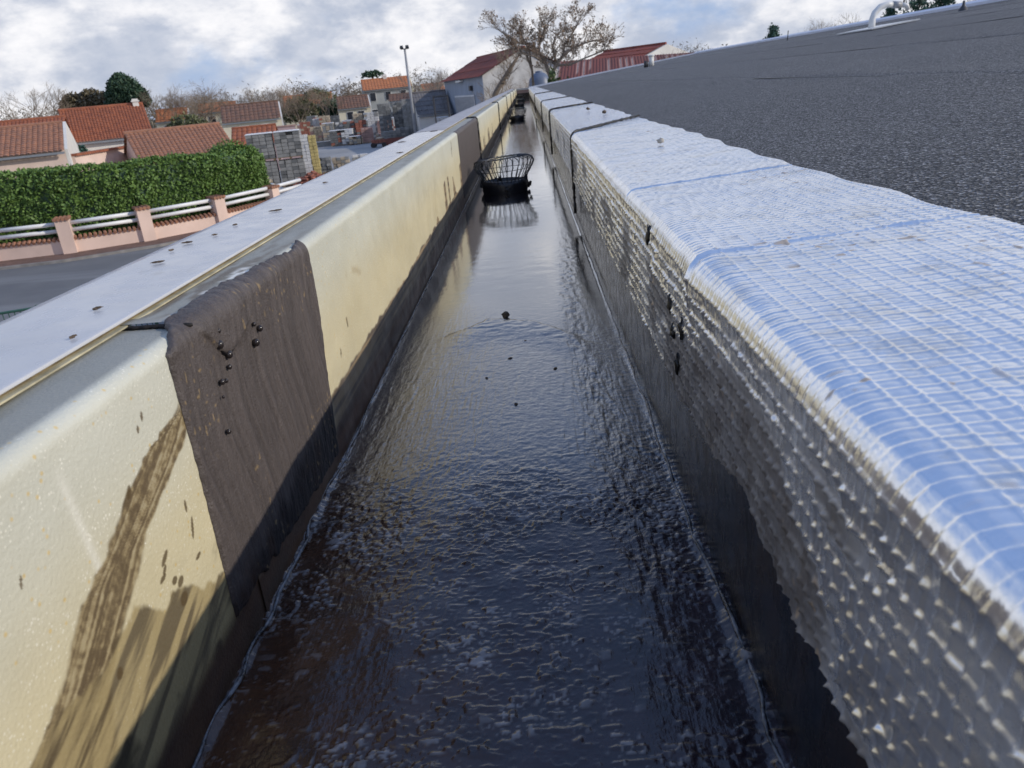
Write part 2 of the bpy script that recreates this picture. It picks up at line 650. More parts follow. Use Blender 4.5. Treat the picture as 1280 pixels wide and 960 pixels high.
    simple('block_tan', (0.48, 0.40, 0.30), 0.9, 0.35, 2.5)
    simple('block_white', (0.66, 0.65, 0.63), 0.8, 0.2, 2.5)
    simple('block_red', (0.34, 0.13, 0.09), 0.9, 0.35, 2.5)
    simple('block_pink', (0.46, 0.29, 0.25), 0.9, 0.35, 2.5)
    simple('bag_yellow', (0.60, 0.48, 0.19), 0.7, 0.3, 6)
    simple('pallet_wood', (0.30, 0.21, 0.12), 0.9, 0.35, 4)
    simple('wrap_film', (0.70, 0.71, 0.73), 0.3, 0.12, 3)
    simple('skip_red', (0.20, 0.055, 0.04), 0.5, 0.3, 3)
    simple('bark', (0.22, 0.175, 0.135), 0.9, 0.4, 8)
    simple('bark_pale', (0.24, 0.185, 0.135), 0.9, 0.3, 5)
    simple('bark_grey', (0.31, 0.255, 0.205), 0.9, 0.35, 5)
    simple('leaf_dry', (0.30, 0.195, 0.12), 0.8, 0.4, 4)

    def foliage(name, a, c2, scale=1.2):
        b = NB(name)
        v = b.obj()
        g = b.n('ShaderNodeNewGeometry')
        c = b.mix(b.ramp(b.noise(v, scale, 4), 0.35, 0.65), a, c2)
        c = b.mix(b.ramp(g.outputs['Random Per Island'], 0, 1, 0.0, 0.55), c, tuple(x * 1.9 for x in a))
        b.out(c, 0.55, 0, None, 0.35)
        b.b.inputs['Transmission Weight'].default_value = 0.0
    foliage('leaf_hedge', (0.105, 0.175, 0.040), (0.070, 0.128, 0.032), 1.4)
    foliage('leaf_pine', (0.045, 0.082, 0.048), (0.030, 0.056, 0.034), 0.8)
    foliage('leaf_brown', (0.125, 0.108, 0.064), (0.095, 0.074, 0.048), 0.7)
    foliage('leaf_olive', (0.110, 0.118, 0.055), (0.08, 0.086, 0.044), 0.6)
    foliage('twig_tan', (0.20, 0.155, 0.10), (0.15, 0.115, 0.08), 0.8)
    foliage('wood_brown', (0.135, 0.110, 0.078), (0.10, 0.084, 0.060), 0.05)
    foliage('leaf_fir', (0.050, 0.100, 0.072), (0.034, 0.068, 0.052), 1.0)
    foliage('leaf_ivy', (0.055, 0.085, 0.030), (0.035, 0.055, 0.022), 1.5)


build_mats()
M = MATS

# ================================================================== the building we stand on
EY0, EY1 = -1.2, 28.0
XL, XR, ZF, ZT = -0.285, 0.143, 4.55, 4.845      # gutter walls, floor and rim


def roof_z(X):
    return 4.805 + 0.1025 * X


bd = MB()
bd.prism([(-0.450, 0.0), (-0.450, 4.50), (0.165, 4.50), (0.165, 4.79), (6.0, 5.385), (12.0, 4.79), (12.0, 0.0)], -3.0, 28.12)
bw = bd.build('warehouse_wall', M['render_grey'])
bw['kind'] = 'structure'


def dsteps(segs):
    out = []
    for a, b, s in segs:
        n = max(1, int(round((b - a) / s)))
        out.append(np.linspace(a, b, n, endpoint=False))
    out.append(np.array([segs[-1][1]]))
    return np.concatenate(out)


# ------------------------------------------------------------------ gutter floor
gut = thing('box_gutter', (0, 0, ZF), 'long wet box gutter with dark lumpy bitumen floor running to the far end', 'gutter')


def build_floor(segs, cols):
    d = dsteps(segs)
    x = np.linspace(XL - 0.006, XR + 0.006, cols)
    D, X = np.meshgrid(d, x, indexing='ij')
    near = sst(1.02, 0.70, D)
    mid = sst(1.75, 1.30, D) * (1 - near)
    far = 1 - sst(1.35, 1.75, D)
    wob = fbm(X * 9, D * 9, 3, 3) - 0.5
    lum = fbm(X * 30, D * 30, 2, 11)
    clus = sst(0.30, 0.62, fbm(X * 16 + D * 6, D * 14, 3, 37))
    zone = sst(0.62, 0.76, D)                        # dense lumpy belt where the thick coat ends
    w1 = vnoise(X * 190 + wob * 4, D * 240, 31)
    w2 = vnoise(X * 380, D * 420, 33)
    w3 = vnoise(X * 95 + wob * 5, D * 150, 35)
    thr = lerp(0.70, 0.48, np.maximum(zone, 0.45 * clus))
    spots = sst(thr, thr + 0.2, w1) * 0.0011 + sst(thr + 0.06, thr + 0.24, w2) * 0.0008 + sst(thr + 0.10, thr + 0.26, w3) * 0.0014
    h = near * (0.0026 * (lum - 0.5) + spots * (0.35 + 0.65 * clus))
    rip = fbm(X * 75 + wob * 6, D * 120 + wob * 8, 3, 41)
    brush = fbm(X * 260, D * 22, 2, 51)
    h += mid * (0.0007 * (rip - 0.5) + 0.0009 * (brush - 0.5))
    farrip = fbm(X * 20, D * 26, 3, 61)
    h += (1 - near) * (1 - mid) * 0.00045 * (farrip - 0.5)
    # curved lap front where the thicker smooth coat stops, plus a right-hand brushed track
    arc = np.interp(X, [-0.20, -0.17, -0.13, -0.10, -0.05, 0.0, 0.05, 0.09], [1.42, 1.45, 1.49, 1.51, 1.49, 1.45, 1.38, 1.31]) + 0.014 * (vnoise(X * 70, D * 0 + 3) - 0.5)
    g = arc - D
    h += 0.0058 * sst(-0.007, 0.0, g) * sst(0.17, 0.0, g) * sst(0.16, 0.07, np.abs(X + 0.05)) * (0.75 + 0.5 * fbm(X * 40, D * 90, 2, 67))
    track = np.exp(-((X - 0.075 - 0.012 * np.sin(D * 3)) / 0.022) ** 2) * sst(0.3, 0.7, D) * sst(3.0, 1.4, D)
    h += track * 0.0040 * (fbm(X * 150, D * 45, 3, 71) - 0.45)
    # meniscus at both walls, thicker and lumpy in the near end
    edge = np.minimum(X - XL, XR - X)
    h += np.exp(-(np.maximum(edge, 0) / 0.006) ** 2) * (0.002 + near * 0.004 * fbm(X * 60, D * 60, 2, 81))
    h -= 0.004 * sst(0, 0.2, D) * 0
    V = np.stack((X, D, ZF + h), -1)
    c = np.ones(V.shape) * np.array([0.016, 0.0125, 0.015])
    c = lerp(c, np.array([0.030, 0.0165, 0.021]), near[..., None])
    brown = sst(0.02, -0.24, X + 0.10 * (fbm(X * 12, D * 8, 3, 91) - 0.5)) * sst(1.6, 0.5, D)
    c = lerp(c, np.array([0.070, 0.030, 0.012]), (brown * 0.9)[..., None])
    silt = sst(0.60, 0.72, fbm(X * 14, D * 5, 4, 95)) * sst(1.5, 3.0, D)
    c = lerp(c, np.array([0.030, 0.026, 0.020]), (silt * 0.7)[..., None])
    rough = 0.060 + 0.22 * near + 0.44 * mid + track * 0.5
    rough = rough * (0.6 + 0.8 * fbm(X * 8, D * 6, 3, 99))
    pale_caps = np.maximum(sst(thr + 0.08, thr + 0.2, w1), sst(thr + 0.10, thr + 0.24, w2)) * near * (0.4 + 0.6 * clus)
    c = lerp(c, np.array([0.30, 0.28, 0.28]), (pale_caps * sst(0.46, 0.66, fbm(X * 25, D * 30, 3, 97)) * 0.85)[..., None])  # light grey painted on the tops of the raised bumps
    puddle = np.maximum(np.exp(-(((X - 0.045) / 0.05) ** 2 + ((D - 0.56) / 0.025) ** 2)), 0)
    V[..., 2] = lerp(V[..., 2], ZF + 0.0005, (0.8 * puddle * near))
    rough = rough * (1 - 0.85 * puddle)
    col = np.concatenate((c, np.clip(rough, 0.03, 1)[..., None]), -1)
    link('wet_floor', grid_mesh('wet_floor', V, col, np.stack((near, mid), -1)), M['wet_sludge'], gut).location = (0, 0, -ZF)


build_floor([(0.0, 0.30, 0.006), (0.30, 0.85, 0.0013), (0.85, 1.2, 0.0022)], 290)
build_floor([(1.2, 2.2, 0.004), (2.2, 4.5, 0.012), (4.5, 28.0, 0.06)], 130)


def local(o, root):
    """world-built child under a root that has a location"""
    o.location = tuple(-c for c in root.location)
    return o


# sealant bead along both walls of the floor
for side, name in ((XL + 0.004, 'sealant_bead'), (XR - 0.003, 'sealant_bead')):
    pts, rad = [], []
    for y in dsteps([(0.15, 2.0, 0.012), (2.0, 6.0, 0.04), (6.0, 28.0, 0.3)]):
        n = vnoise(y * 24, side * 50)
        m = vnoise(y * 70, side * 50 + 9)
        nr = float(sst(1.2, 0.7, np.array(y)))
        w = 0.0009 + 0.0008 * n + nr * 0.0008 * m
        pts.append((side + (n - 0.5) * (0.003 + 0.006 * nr), y, ZF + 0.0022 + 0.001 * m + nr * 0.003 * m))
        rad.append(w)
    mb = MB()
    mb.tube(pts, rad, 6)
    local(mb.build(name, M['sealant'], gut, True), gut)
mb = MB()
mb.box((-0.071, 28.035, 4.62), (0.43, 0.05, 0.14))
local(mb.build('end_stop', M['dark_upstand'], gut), gut)
mb = MB()
mb.box((-0.071, 28.035, 4.815), (0.43, 0.05, 0.05))
mb.box((-0.071, 28.0, 4.842), (0.43, 0.16, 0.006))
local(mb.build('end_cap', M['ridge_metal'], gut), gut)
mb = MB()
mb.box((-0.071, 28.085, 4.69), (0.43, 0.03, 0.20))
local(mb.build('end_panel', M['render_mauve'], gut), gut)

# ------------------------------------------------------------------ left parapet
par = thing('parapet', (-0.36, 0, ZF), 'low cream painted gutter parapet with stained inner face and pale metal capping', 'parapet')
ZL = 4.841


def ledge_profile(n_ledge, n_corner, n_wall, zbot):
    """returns (x,z) from under the coping to the floor"""
    p = [(x, ZL + 0.010 * ((XL - 0.010) - x) * 0.4) for x in np.linspace(-0.440, XL - 0.010, n_ledge, endpoint=False)]
    for a in np.linspace(0, math.pi / 2, n_corner):
        p.append((XL - 0.010 + 0.010 * math.sin(a), ZL - 0.010 + 0.010 * math.cos(a)))
    p += [(XL, z) for z in np.linspace(ZL - 0.010, zbot, n_wall + 1)[1:]]
    return np.array(p)


def in_band(D, Z):
    """the wide brown brush stain that sweeps down to the left"""
    zz = np.array([4.62, 4.69, 4.699, 4.714, 4.734, 4.749, 4.766, 4.782, 4.789, 4.80])
    dl = np.array([0.20, 0.290, 0.314, 0.335, 0.363, 0.400, 0.430, 0.471, 0.523, 0.545])
    zi = np.array([4.60, 4.68, 4.706, 4.717, 4.735, 4.750, 4.763, 4.775, 4.80])
    di = np.array([0.34, 0.367, 0.405, 0.424, 0.448, 0.487, 0.524, 0.545, 0.56])
    jag = 0.008 * (fbm(D * 90, Z * 90, 3, 5) - 0.5)
    lo = np.interp(Z + jag, zz, dl)
    hi = np.interp(Z + jag * 0.6, zi, di)
    e = 0.004
    lo0, hi0 = np.interp(Z, zz, dl), np.interp(Z, zi, di)
    return sst(-e, e, D - lo) * sst(-e, e, hi - D) * sst(4.806, 4.785, Z), (D - lo0) / np.maximum(hi0 - lo0, 0.02)


def wall_colour(X, D, Z):
    up = sst(4.70, 4.83, Z)
    c = lerp(np.array([0.62, 0.55, 0.36]), np.array([0.56, 0.56, 0.47]), up[..., None])
    nearw = sst(1.3, 0.4, D)
    c = lerp(c, np.array([0.60, 0.59, 0.50]), (0.55 * nearw * up)[..., None])
    blot = fbm(D * 7, Z * 16, 5, 13)
    c = c * (0.90 + 0.20 * blot)[..., None]
    # ledge top: greyer, with dirt beyond the lap joint
    led = sst(-0.293, -0.301, X)
    c = lerp(c, np.array([0.30, 0.30, 0.265]), led[..., None])
    dirty = sst(0.38, 0.56, fbm(D * 22, X * 130, 4, 19)) * sst(0.59, 0.63, D) * sst(1.15, 0.75, D)
    c = lerp(c, np.array([0.15, 0.12, 0.085]), (led * dirty * 0.9)[..., None])
    alg = sst(0.48, 0.7, fbm(D * 6, X * 60, 4, 21))
    c = lerp(c, np.array([0.21, 0.20, 0.15]), (led * alg * 0.55)[..., None])
    torn = sst(0.48, 0.60, fbm(D * 70, X * 160, 3, 23)) * sst(-0.322, -0.314, X) * sst(-0.296, -0.302, X) * sst(0.60, 0.64, D) * sst(0.84, 0.78, D)
    c = lerp(c, np.array([0.82, 0.81, 0.76]), torn[..., None])
    # arched faint stains on the face
    arch = np.exp(-((Z - (4.76 - 0.9 * (D - 1.12) ** 2 * 4)) / 0.006) ** 2) * sst(0.10, 0.04, np.abs(D - 1.14))
    c = lerp(c, np.array([0.36, 0.27, 0.13]), (arch * 0.45 * sst(0.4, 0.6, vnoise(D * 40, Z * 40)))[..., None])
    # pale scrape
    scr = np.exp(-((D - 0.385 - (4.80 - Z) * 0.10) / 0.004) ** 2) * sst(4.70, 4.74, Z) * sst(4.825, 4.80, Z)
    c = lerp(c, np.array([0.75, 0.73, 0.64]), (scr * 0.6)[..., None])
    # brush stain
    band, t = in_band(D, Z)
    streak = 0.62 * fbm(t * 15 + 2, (Z * 0.8 + D) * 5, 4, 29) + 0.38 * fbm(D * 210, Z * 210, 3, 30)
    sc = lerp(np.array([0.33, 0.255, 0.135]), np.array([0.135, 0.098, 0.055]), sst(0.36, 0.64, streak)[..., None])
    c = lerp(c, sc, (band * (0.72 + 0.28 * sst(0.3, 0.5, streak)))[..., None])
    # low dirty zone, near end
    jag = 0.014 * (fbm(D * 70, Z * 25, 4, 33) - 0.5) + 0.010 * (vnoise(D * 28, 0 * Z + 4) - 0.5)
    zl = np.interp(D, [0.15, 0.28, 0.37, 0.41, 0.443, 0.491, 0.517, 0.60], [4.69, 4.70, 4.694, 4.702, 4.676, 4.659, 4.646, 4.64]) + jag
    lowm = sst(0.002, -0.003, Z - zl) * sst(0.62, 0.55, D)
    st2 = fbm(D * 12 + Z * 10, Z * 120 - D * 46, 4, 39)
    lc = lerp(np.array([0.38, 0.30, 0.15]), np.array([0.11, 0.082, 0.045]), sst(0.40, 0.66, st2)[..., None])
    c = lerp(c, lc, (lowm * 0.9)[..., None])
    blk = sst(0.56, 0.70, fbm(D * 24, Z * 30, 4, 43)) * sst(4.70, 4.63, Z) * sst(0.62, 0.5, D)
    c = lerp(c, np.array([0.030, 0.024, 0.018]), (blk * 0.75)[..., None])
    # tide line further along
    jf = 0.012 * (fbm(D * 30, Z * 12, 4, 47) - 0.5) + 0.022 * (fbm(D * 4.0, 0 * Z, 3, 49) - 0.45)
    spikes = sst(2.0, 2.6, D) * sst(0.52, 0.74, fbm(D * 9, Z * 2.5, 3, 53)) * 0.085
    zf = 4.640 + jf + spikes
    fm = sst(0.002, -0.003, Z - zf) * sst(0.88, 0.93, D)
    s3 = fbm(D * 5, Z * 130, 4, 57)
    fc = lerp(np.array([0.30, 0.215, 0.125]), np.array([0.085, 0.060, 0.048]), sst(0.35, 0.68, s3)[..., None])
    c = lerp(c, fc, (fm * 0.93)[..., None])
    # brown-red foot of the wall
    foot = sst(4.607, 4.585, Z + 0.008 * (fbm(D * 20, Z * 20, 3, 59) - 0.5))
    ft = lerp(np.array([0.12, 0.052, 0.026]), np.array([0.035, 0.022, 0.019]), fbm(D * 12, Z * 60, 3, 63)[..., None])
    c = lerp(c, ft, (foot * 0.95)[..., None])
    # splashes
    for (sd, sz, a, b_, an) in ((0.459, 4.706, .007, .0025, .5), (0.455, 4.699, .004, .002, .6), (0.450, 4.695, .005, .0022, .2), (0.463, 4.684, .004, .003, 0),
                                (0.470, 4.678, .005, .0035, .3), (0.468, 4.664, .006, .005, .3), (0.506, 4.702, .009, .002, 1.2), (0.503, 4.678, .005, .0018, .1),
                                (0.377, 4.676, .004, .0035, 1.0), (0.482, 4.808, .0035, .0018, 1.2), (0.473, 4.802, .003, .0015, 1.3), 
                                (0.442, 4.770, .005, .0025, 1.0), (0.505, 4.722, .005, .002, 1.4), 
                                (1.06, 4.70, .009, .003, 1.3), (1.0, 4.675, .008, .002, 1.2), (2.9, 4.80, .03, .008, 1.2), (0.33, 4.78, .004, .001, 1.2)):
        u = (D - sd) * math.cos(an) + (Z - sz) * math.sin(an)
        w = -(D - sd) * math.sin(an) + (Z - sz) * math.cos(an)
        q = (u / a) ** 2 + (w / b_) ** 2
        c = lerp(c, np.array([0.11, 0.075, 0.035]), (sst(1.3, 0.7, q) * 0.88)[..., None])
    return c


JOINTS = [-1.0, 0.592, 4.55, 8.30, 12.25, 16.1, 20.0, 24.0, 28.0]


def build_parapet():
    for k in range(len(JOINTS) - 1):
        a, b_ = JOINTS[k], JOINTS[k + 1] + 0.012
        if k == 0:
            d = dsteps([(a, 0.1, 0.1), (0.1, 0.22, 0.006), (0.22, b_, 0.0011)])
        elif k == 1:
            d = dsteps([(a, 1.0, 0.0022), (1.0, 1.8, 0.006), (1.8, b_, 0.014)])
        else:
            d = dsteps([(a, b_, 0.05)])
        pr = ledge_profile(26, 9, 290 if k == 0 else (150 if k == 1 else 60), ZF - 0.01)
        D = np.repeat(d[:, None], len(pr), 1)
        X = np.repeat(pr[None, :, 0], len(d), 0)
        Z = np.repeat(pr[None, :, 1], len(d), 0)
        c = wall_colour(X, D, Z)
        lift = -0.0012 * sst(-0.02, 0.0, D - b_ + 0.012) + (0.0010 if k == 1 else 0.0) + 0.0014 * (fbm(D * 1.3, Z * 3, 2, 7 + k) - 0.5)
        lapd = np.exp(-((D - a) / 0.035) ** 2) * (0.0025 if k == 1 else 0.001)
        led = sst(-0.286, -0.30, X)
        V = np.stack((X + (lift + 0.0005) * (1 - led), D, Z + (lift + lapd + 0.001) * led), -1)
        local(link('wall_panel', grid_mesh('wall_panel', V, c), M['parapet_paint'], par), par)


build_parapet()


def profile_at(s):
    """s metres along the profile measured from the rim corner: negative = on the ledge"""
    s = np.asarray(s, float)
    r = 0.010
    q = r * math.pi / 2
    a = np.clip(s / q, 0, 1) * math.pi / 2
    x = np.where(s < 0, XL - r + s, np.where(s < q, XL - r + r * np.sin(a), XL))
    z = np.where(s < 0, ZL + 0 * s, np.where(s < q, ZL - r + r * np.cos(a), ZL - r - (s - q)))
    nx = np.where(s < 0, 0, np.where(s < q, np.sin(a), 1.0))
    nz = np.where(s < 0, 1.0, np.where(s < q, np.cos(a), 0.0))
    return x, z, nx, nz


def build_patch(name, d0, d1, nd, ns, smax, top, seed, detailed):
    D0 = np.linspace(0, 1, nd)
    S0 = np.linspace(0, 1, ns)
    U, Q = np.meshgrid(D0, S0, indexing='ij')
    if detailed:                                        # upper outline follows the torn brush edge on the rim
        tu = np.array([0, .03, .06, .10, .14, .18, .22, .30, .40, .52, .66, .78, .88, .93, 1.0])
        tv = np.array([.013, .009, .003, -.004, -.014, -.010, -.014, -.012, -.011, -.009, -.005, .001, .006, .002, -.001])
        s_top = np.interp(U, tu, tv) + 0.004 * (fbm(U * 60, U * 0, 3, seed) - 0.5)
        s_bot = np.interp(U, [0, 1], [0.252, 0.280]) + 0.012 * (fbm(U * 25, U * 0 + 2, 3, seed + 1) - 0.5)
    else:
        s_top = -0.004 + 0.01 * (fbm(U * 20, U * 0, 3, seed) - 0.5)
        s_bot = smax + 0 * U
    s = lerp(s_top, s_bot, Q)
    D = lerp(d0, d1, U) + 0.0012 * (fbm(s * 130, U * 2 + 7, 3, seed + 2) - 0.5) * 2 + (0.002 * np.sin(s * 16) * (1 - U) if detailed else 0)
    if detailed:
        D = D - 0.030 * U * sst(0.05, 0.28, s)
    e = np.minimum(np.minimum(U, 1 - U) * (d1 - d0), np.minimum(Q * (s_bot - s_top), (1 - Q) * (s_bot - s_top)))
    br = fbm(D * 170 + 2.5 * np.sin(s * 22), s * 7, 3, seed + 3)
    br2 = fbm(D * 38 + 1.5 * np.sin(s * 14), s * 4, 3, seed + 4)
    th = 0.72 * (0.0014 + 0.0026 * (br - 0.3) + 0.0020 * (br2 - 0.35)) + 0.0010 * (fbm(D * 230, s * 120, 3, seed + 9) - 0.5) if detailed else (0.0013 + 0.0012 * (br - 0.4) + 0.001 * br2)
    if detailed:
        fold = np.exp(-((D - 0.655 - (s - 0.02) * 0.10) / 0.05) ** 2) * sst(-0.012, 0.005, s) * sst(0.050, 0.036, s)
        th = th + 0.0022 * fold
        gro = np.exp(-((D - 0.715 - 0.03 * np.sin(s * 20)) / 0.006) ** 2) * sst(0.03, 0.06, s) * sst(0.20, 0.15, s)
        th = th - 0.0016 * gro
        th = th + 0.0035 * np.exp(-((s - s_top) / 0.007) ** 2) * fbm(D * 150, s * 30, 2, seed + 5)
    if detailed:
        sc = np.interp(D, [0.57, 0.60, 0.615, 0.633, 0.652, 0.672, 0.70, 0.73], [0.0, 0.018, 0.034, 0.047, 0.044, 0.039, 0.032, 0.0]) + 0.003 * (fbm(D * 120, D * 0 + 5, 2, seed + 7) - 0.5)
        th = th + 0.0026 * sst(-0.0012, 0.0008, sc - s) * sst(0.585, 0.60, D) * sst(0.74, 0.70, D)
    th = np.maximum(th, 0.0003) * sst(0.0, 0.0025, e) - 0.0012 * sst(0.0012, 0.0, e)
    x, z, nx, nz = profile_at(s)
    V = np.stack((x + nx * (th + 0.0022), D, z + nz * (th + 0.0026)), -1)
    c = np.ones(V.shape) * np.array([0.098, 0.081, 0.074])
    c = c * (0.55 + 0.62 * br + 0.30 * br2)[..., None]
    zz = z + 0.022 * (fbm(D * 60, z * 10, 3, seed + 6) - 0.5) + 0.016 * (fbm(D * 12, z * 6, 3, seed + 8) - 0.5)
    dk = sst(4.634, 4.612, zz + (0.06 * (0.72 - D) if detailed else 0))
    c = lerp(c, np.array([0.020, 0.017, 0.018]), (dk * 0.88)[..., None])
    red = sst(0.55, 0.72, fbm(D * 18, z * 14, 3, seed + 10)) * sst(4.64, 4.60, z)
    c = lerp(c, np.array([0.055, 0.026, 0.014]), (red * 0.7)[..., None])
    if detailed:
        fl = sst(0.83, 0.90, vnoise(D * 260, s * 220, seed + 11)) * sst(0.5, 0.65, fbm(D * 14, s * 14, 3, seed + 12))
        c = lerp(c, np.array([0.34, 0.24, 0.12]), (fl * 0.75)[..., None])
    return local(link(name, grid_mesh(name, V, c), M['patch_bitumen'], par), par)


pt = build_patch('bitumen_patch', 0.535, 0.932, 240, 160, 0.27, 0, 101, True)
pt['label'] = 'brown brushed bitumen patch draped over the parapet rim'
pt2 = build_patch('bitumen_patch', 3.20, 4.53, 120, 60, 0.27, 0, 131, False)
pt2['label'] = 'flat brown bitumen patch beside the black wall joint'
# glossy bitumen drops on the patch
for (dy, z, r) in ((.617, 4.815, .0050), (.631, 4.801, .0048), (.714, 4.799, .0042), (.697, 4.790, .0050), (.702, 4.807, .0028), (.637, 4.816, .0028),
                   (.626, 4.791, .0030), (.605, 4.785, .0034), (.613, 4.783, .0026), (.621, 4.826, .003), (.594, 4.743, .0030), (.60, 4.773, .0018)):
    mb = MB()
    mb.blob((0, 0, 0), (r * .75, r * .8, r * .8), int(dy * 1e4), 14, 10, 0.03)
    o = mb.build('bitumen_drop', M['bead_gloss'], pt, True)
    o.location = (XL + 0.0065, dy, z)
mb = MB()                                              # rough smear joining the drops
pts = [(XL + 0.0052, y, z) for y, z in ((.615, 4.822), (.622, 4.806), (.633, 4.800), (.652, 4.803), (.672, 4.808), (.69, 4.813), (.705, 4.80 + .018))]
mb.tube(pts, [0.0012, .0018, .0016, .0012, .0013, .0014, .0008], 6)
mb.build('bitumen_smear', M['black_bitumen'], pt, True)

# black joints in the wall and the open crack in the ledge
for k, y in enumerate(JOINTS[2:-1]):
    mb = MB()
    s = np.linspace(-0.055, 0.275, 40)
    x, z, nx, nz = profile_at(s)
    pts = [(x[i] + nx[i] * 0.003, y + 0.006 * (vnoise(i * 0.5, k * 3.0) - 0.5), z[i] + nz[i] * 0.003) for i in range(40)]
    mb.tube(pts, [0.0065 + 0.004 * float(vnoise(i * 0.9, k * 7.0)) for i in range(40)], 6)
    local(mb.build('wall_joint', M['black_bitumen'], par, True), par)
mb = MB()
pts = []
for i, x in enumerate(np.linspace(-0.345, -0.283, 26)):
    pts.append((x, 0.593 - 0.006 * (i / 25) + 0.004 * (vnoise(i * 0.6, 3.3) - 0.5), ZL + 0.0016))
mb.tube(pts, [0.0012 + 0.0014 * float(vnoise(i * 1.1, 8.8)) for i in range(26)], 6)
local(mb.build('lap_crack', M['dark_gap'], par, True), par)

# coping: pale sheets with a doubled, folded inner lip
CJ = [-1.0, 3.30, 7.2, 11.1, 15.0, 18.9, 22.8, 28.0]
for k in range(len(CJ) - 1):
    a, b_ = CJ[k] + 0.002, CJ[k + 1]
    d = dsteps([(a, b_, 0.05)])
    xs = np.array([-0.470, -0.470, -0.468, -0.455, -0.43, -0.40, -0.37, -0.350, -0.3435, -0.3425, -0.3425])
    zs = np.array([4.800, 4.845, 4.8490, 4.8502, 4.8506, 4.8508, 4.8508, 4.8508, 4.8508, 4.8502, 4.8482])
    D = np.repeat(d[:, None], len(xs), 1)
    X = np.repeat(xs[None], len(d), 0)
    Zc = np.repeat(zs[None], len(d), 0)
    wv = 0.0014 * (fbm(D * 2.2, X * 6, 3, 3 + k) - 0.5) + (0.0012 if k % 2 else 0)
    V = np.stack((X + 0.002 * (fbm(D * 0.9, X * 0, 2, 5) - 0.5), D, Zc + wv), -1)
    cs = local(link('coping_sheet', grid_mesh('coping_sheet', V), M['coping_worn' if k else 'coping_sheet'], par), par)
    mb = MB()
    n = len(d)
    lip = []
    for (lx, lz) in ((-0.372, 4.8438), (-0.3390, 4.8438), (-0.3390, 4.8451), (-0.372, 4.8451)):
        lip.append(np.stack((np.full(n, lx) + 0.0012 * (fbm(d * 2, d * 0, 2, 9) - 0.5), d, np.full(n, lz)), -1))
    Vl = np.stack(lip + [lip[0]], 1)
    local(link('folded_lip', grid_mesh('folded_lip', Vl, smooth=False), M['lip_cream'], par), par)
    Vi = np.stack([np.stack((np.full(n, -0.3455) + 0.001 * (fbm(d * 3, d * 0, 2, 19) - 0.5), d, np.full(n, zz)), -1) for zz in (4.845, 4.8505)], 1)  # brown strip under the coping edge, the gap's shadow painted in
    local(link('lip_gap_strip', grid_mesh('lip_gap_strip', Vi, smooth=False), M['lip_gap_shade'], par), par)

# ------------------------------------------------------------------ right upstand: dark base under embossed foil
ups = thing('foil_upstand', (0.26, 0, ZF), 'right gutter upstand wrapped in quilted silver aluminium foil over a black base', 'upstand')
d = dsteps([(-1.0, 0.1, 0.1), (0.1, 2.0, 0.01), (2.0, 28.0, 0.08)])
z = np.linspace(ZF - 0.01, 4.835, 40)
D, Z = np.meshgrid(d, z, indexing='ij')
Xb = XR + 0.004 + 0.003 * (fbm(D * 6, Z * 9, 3, 5) - 0.5)
local(link('upstand_base', grid_mesh('upstand_base', np.stack((Xb, D, Z), -1)), M['dark_upstand'], ups), ups)

FJ = [(-0.20, 0.675), (0.650, 1.165), (1.140, 2.52), (2.50, 4.72), (4.70, 7.0), (6.98, 9.3), (9.28, 11.6), (11.58, 14.0), (13.98, 16.4), (16.38, 18.8),
      (18.78, 21.3), (21.28, 24.0), (23.98, 28.05)]
RC = 0.016                                              # rim radius


def foil_profile(sarr):
    """s from lower edge of the side, up, round the rim, to the back edge; returns x, z, nx, nz"""
    hs = 4.838 - RC - 4.690                             # side height
    q = RC * math.pi / 2
    s = sarr
    a = np.clip((s - hs) / q, 0, 1) * math.pi / 2
    t = s - hs - q
    x = np.where(s < hs, XR - 0.002, np.where(t < 0, XR - 0.002 + RC - RC * np.cos(a), XR - 0.002 + RC + t))
    z = np.where(s < hs, 4.690 + s, np.where(t < 0, 4.838 - RC + RC * np.sin(a), 4.838 + np.maximum(t, 0) * 0.055))
    nx = np.where(s < hs, -1.0, np.where(t < 0, -np.cos(a), 0.0))
    nz = np.where(s < hs, 0.0, np.where(t < 0, np.sin(a), 1.0))
    return x, z, nx, nz


HS = 4.838 - RC - 4.690
STOP = HS + RC * math.pi / 2 + 0.237


PU, PV = 0.0148, 0.0110                                 # embossing pitch across and along


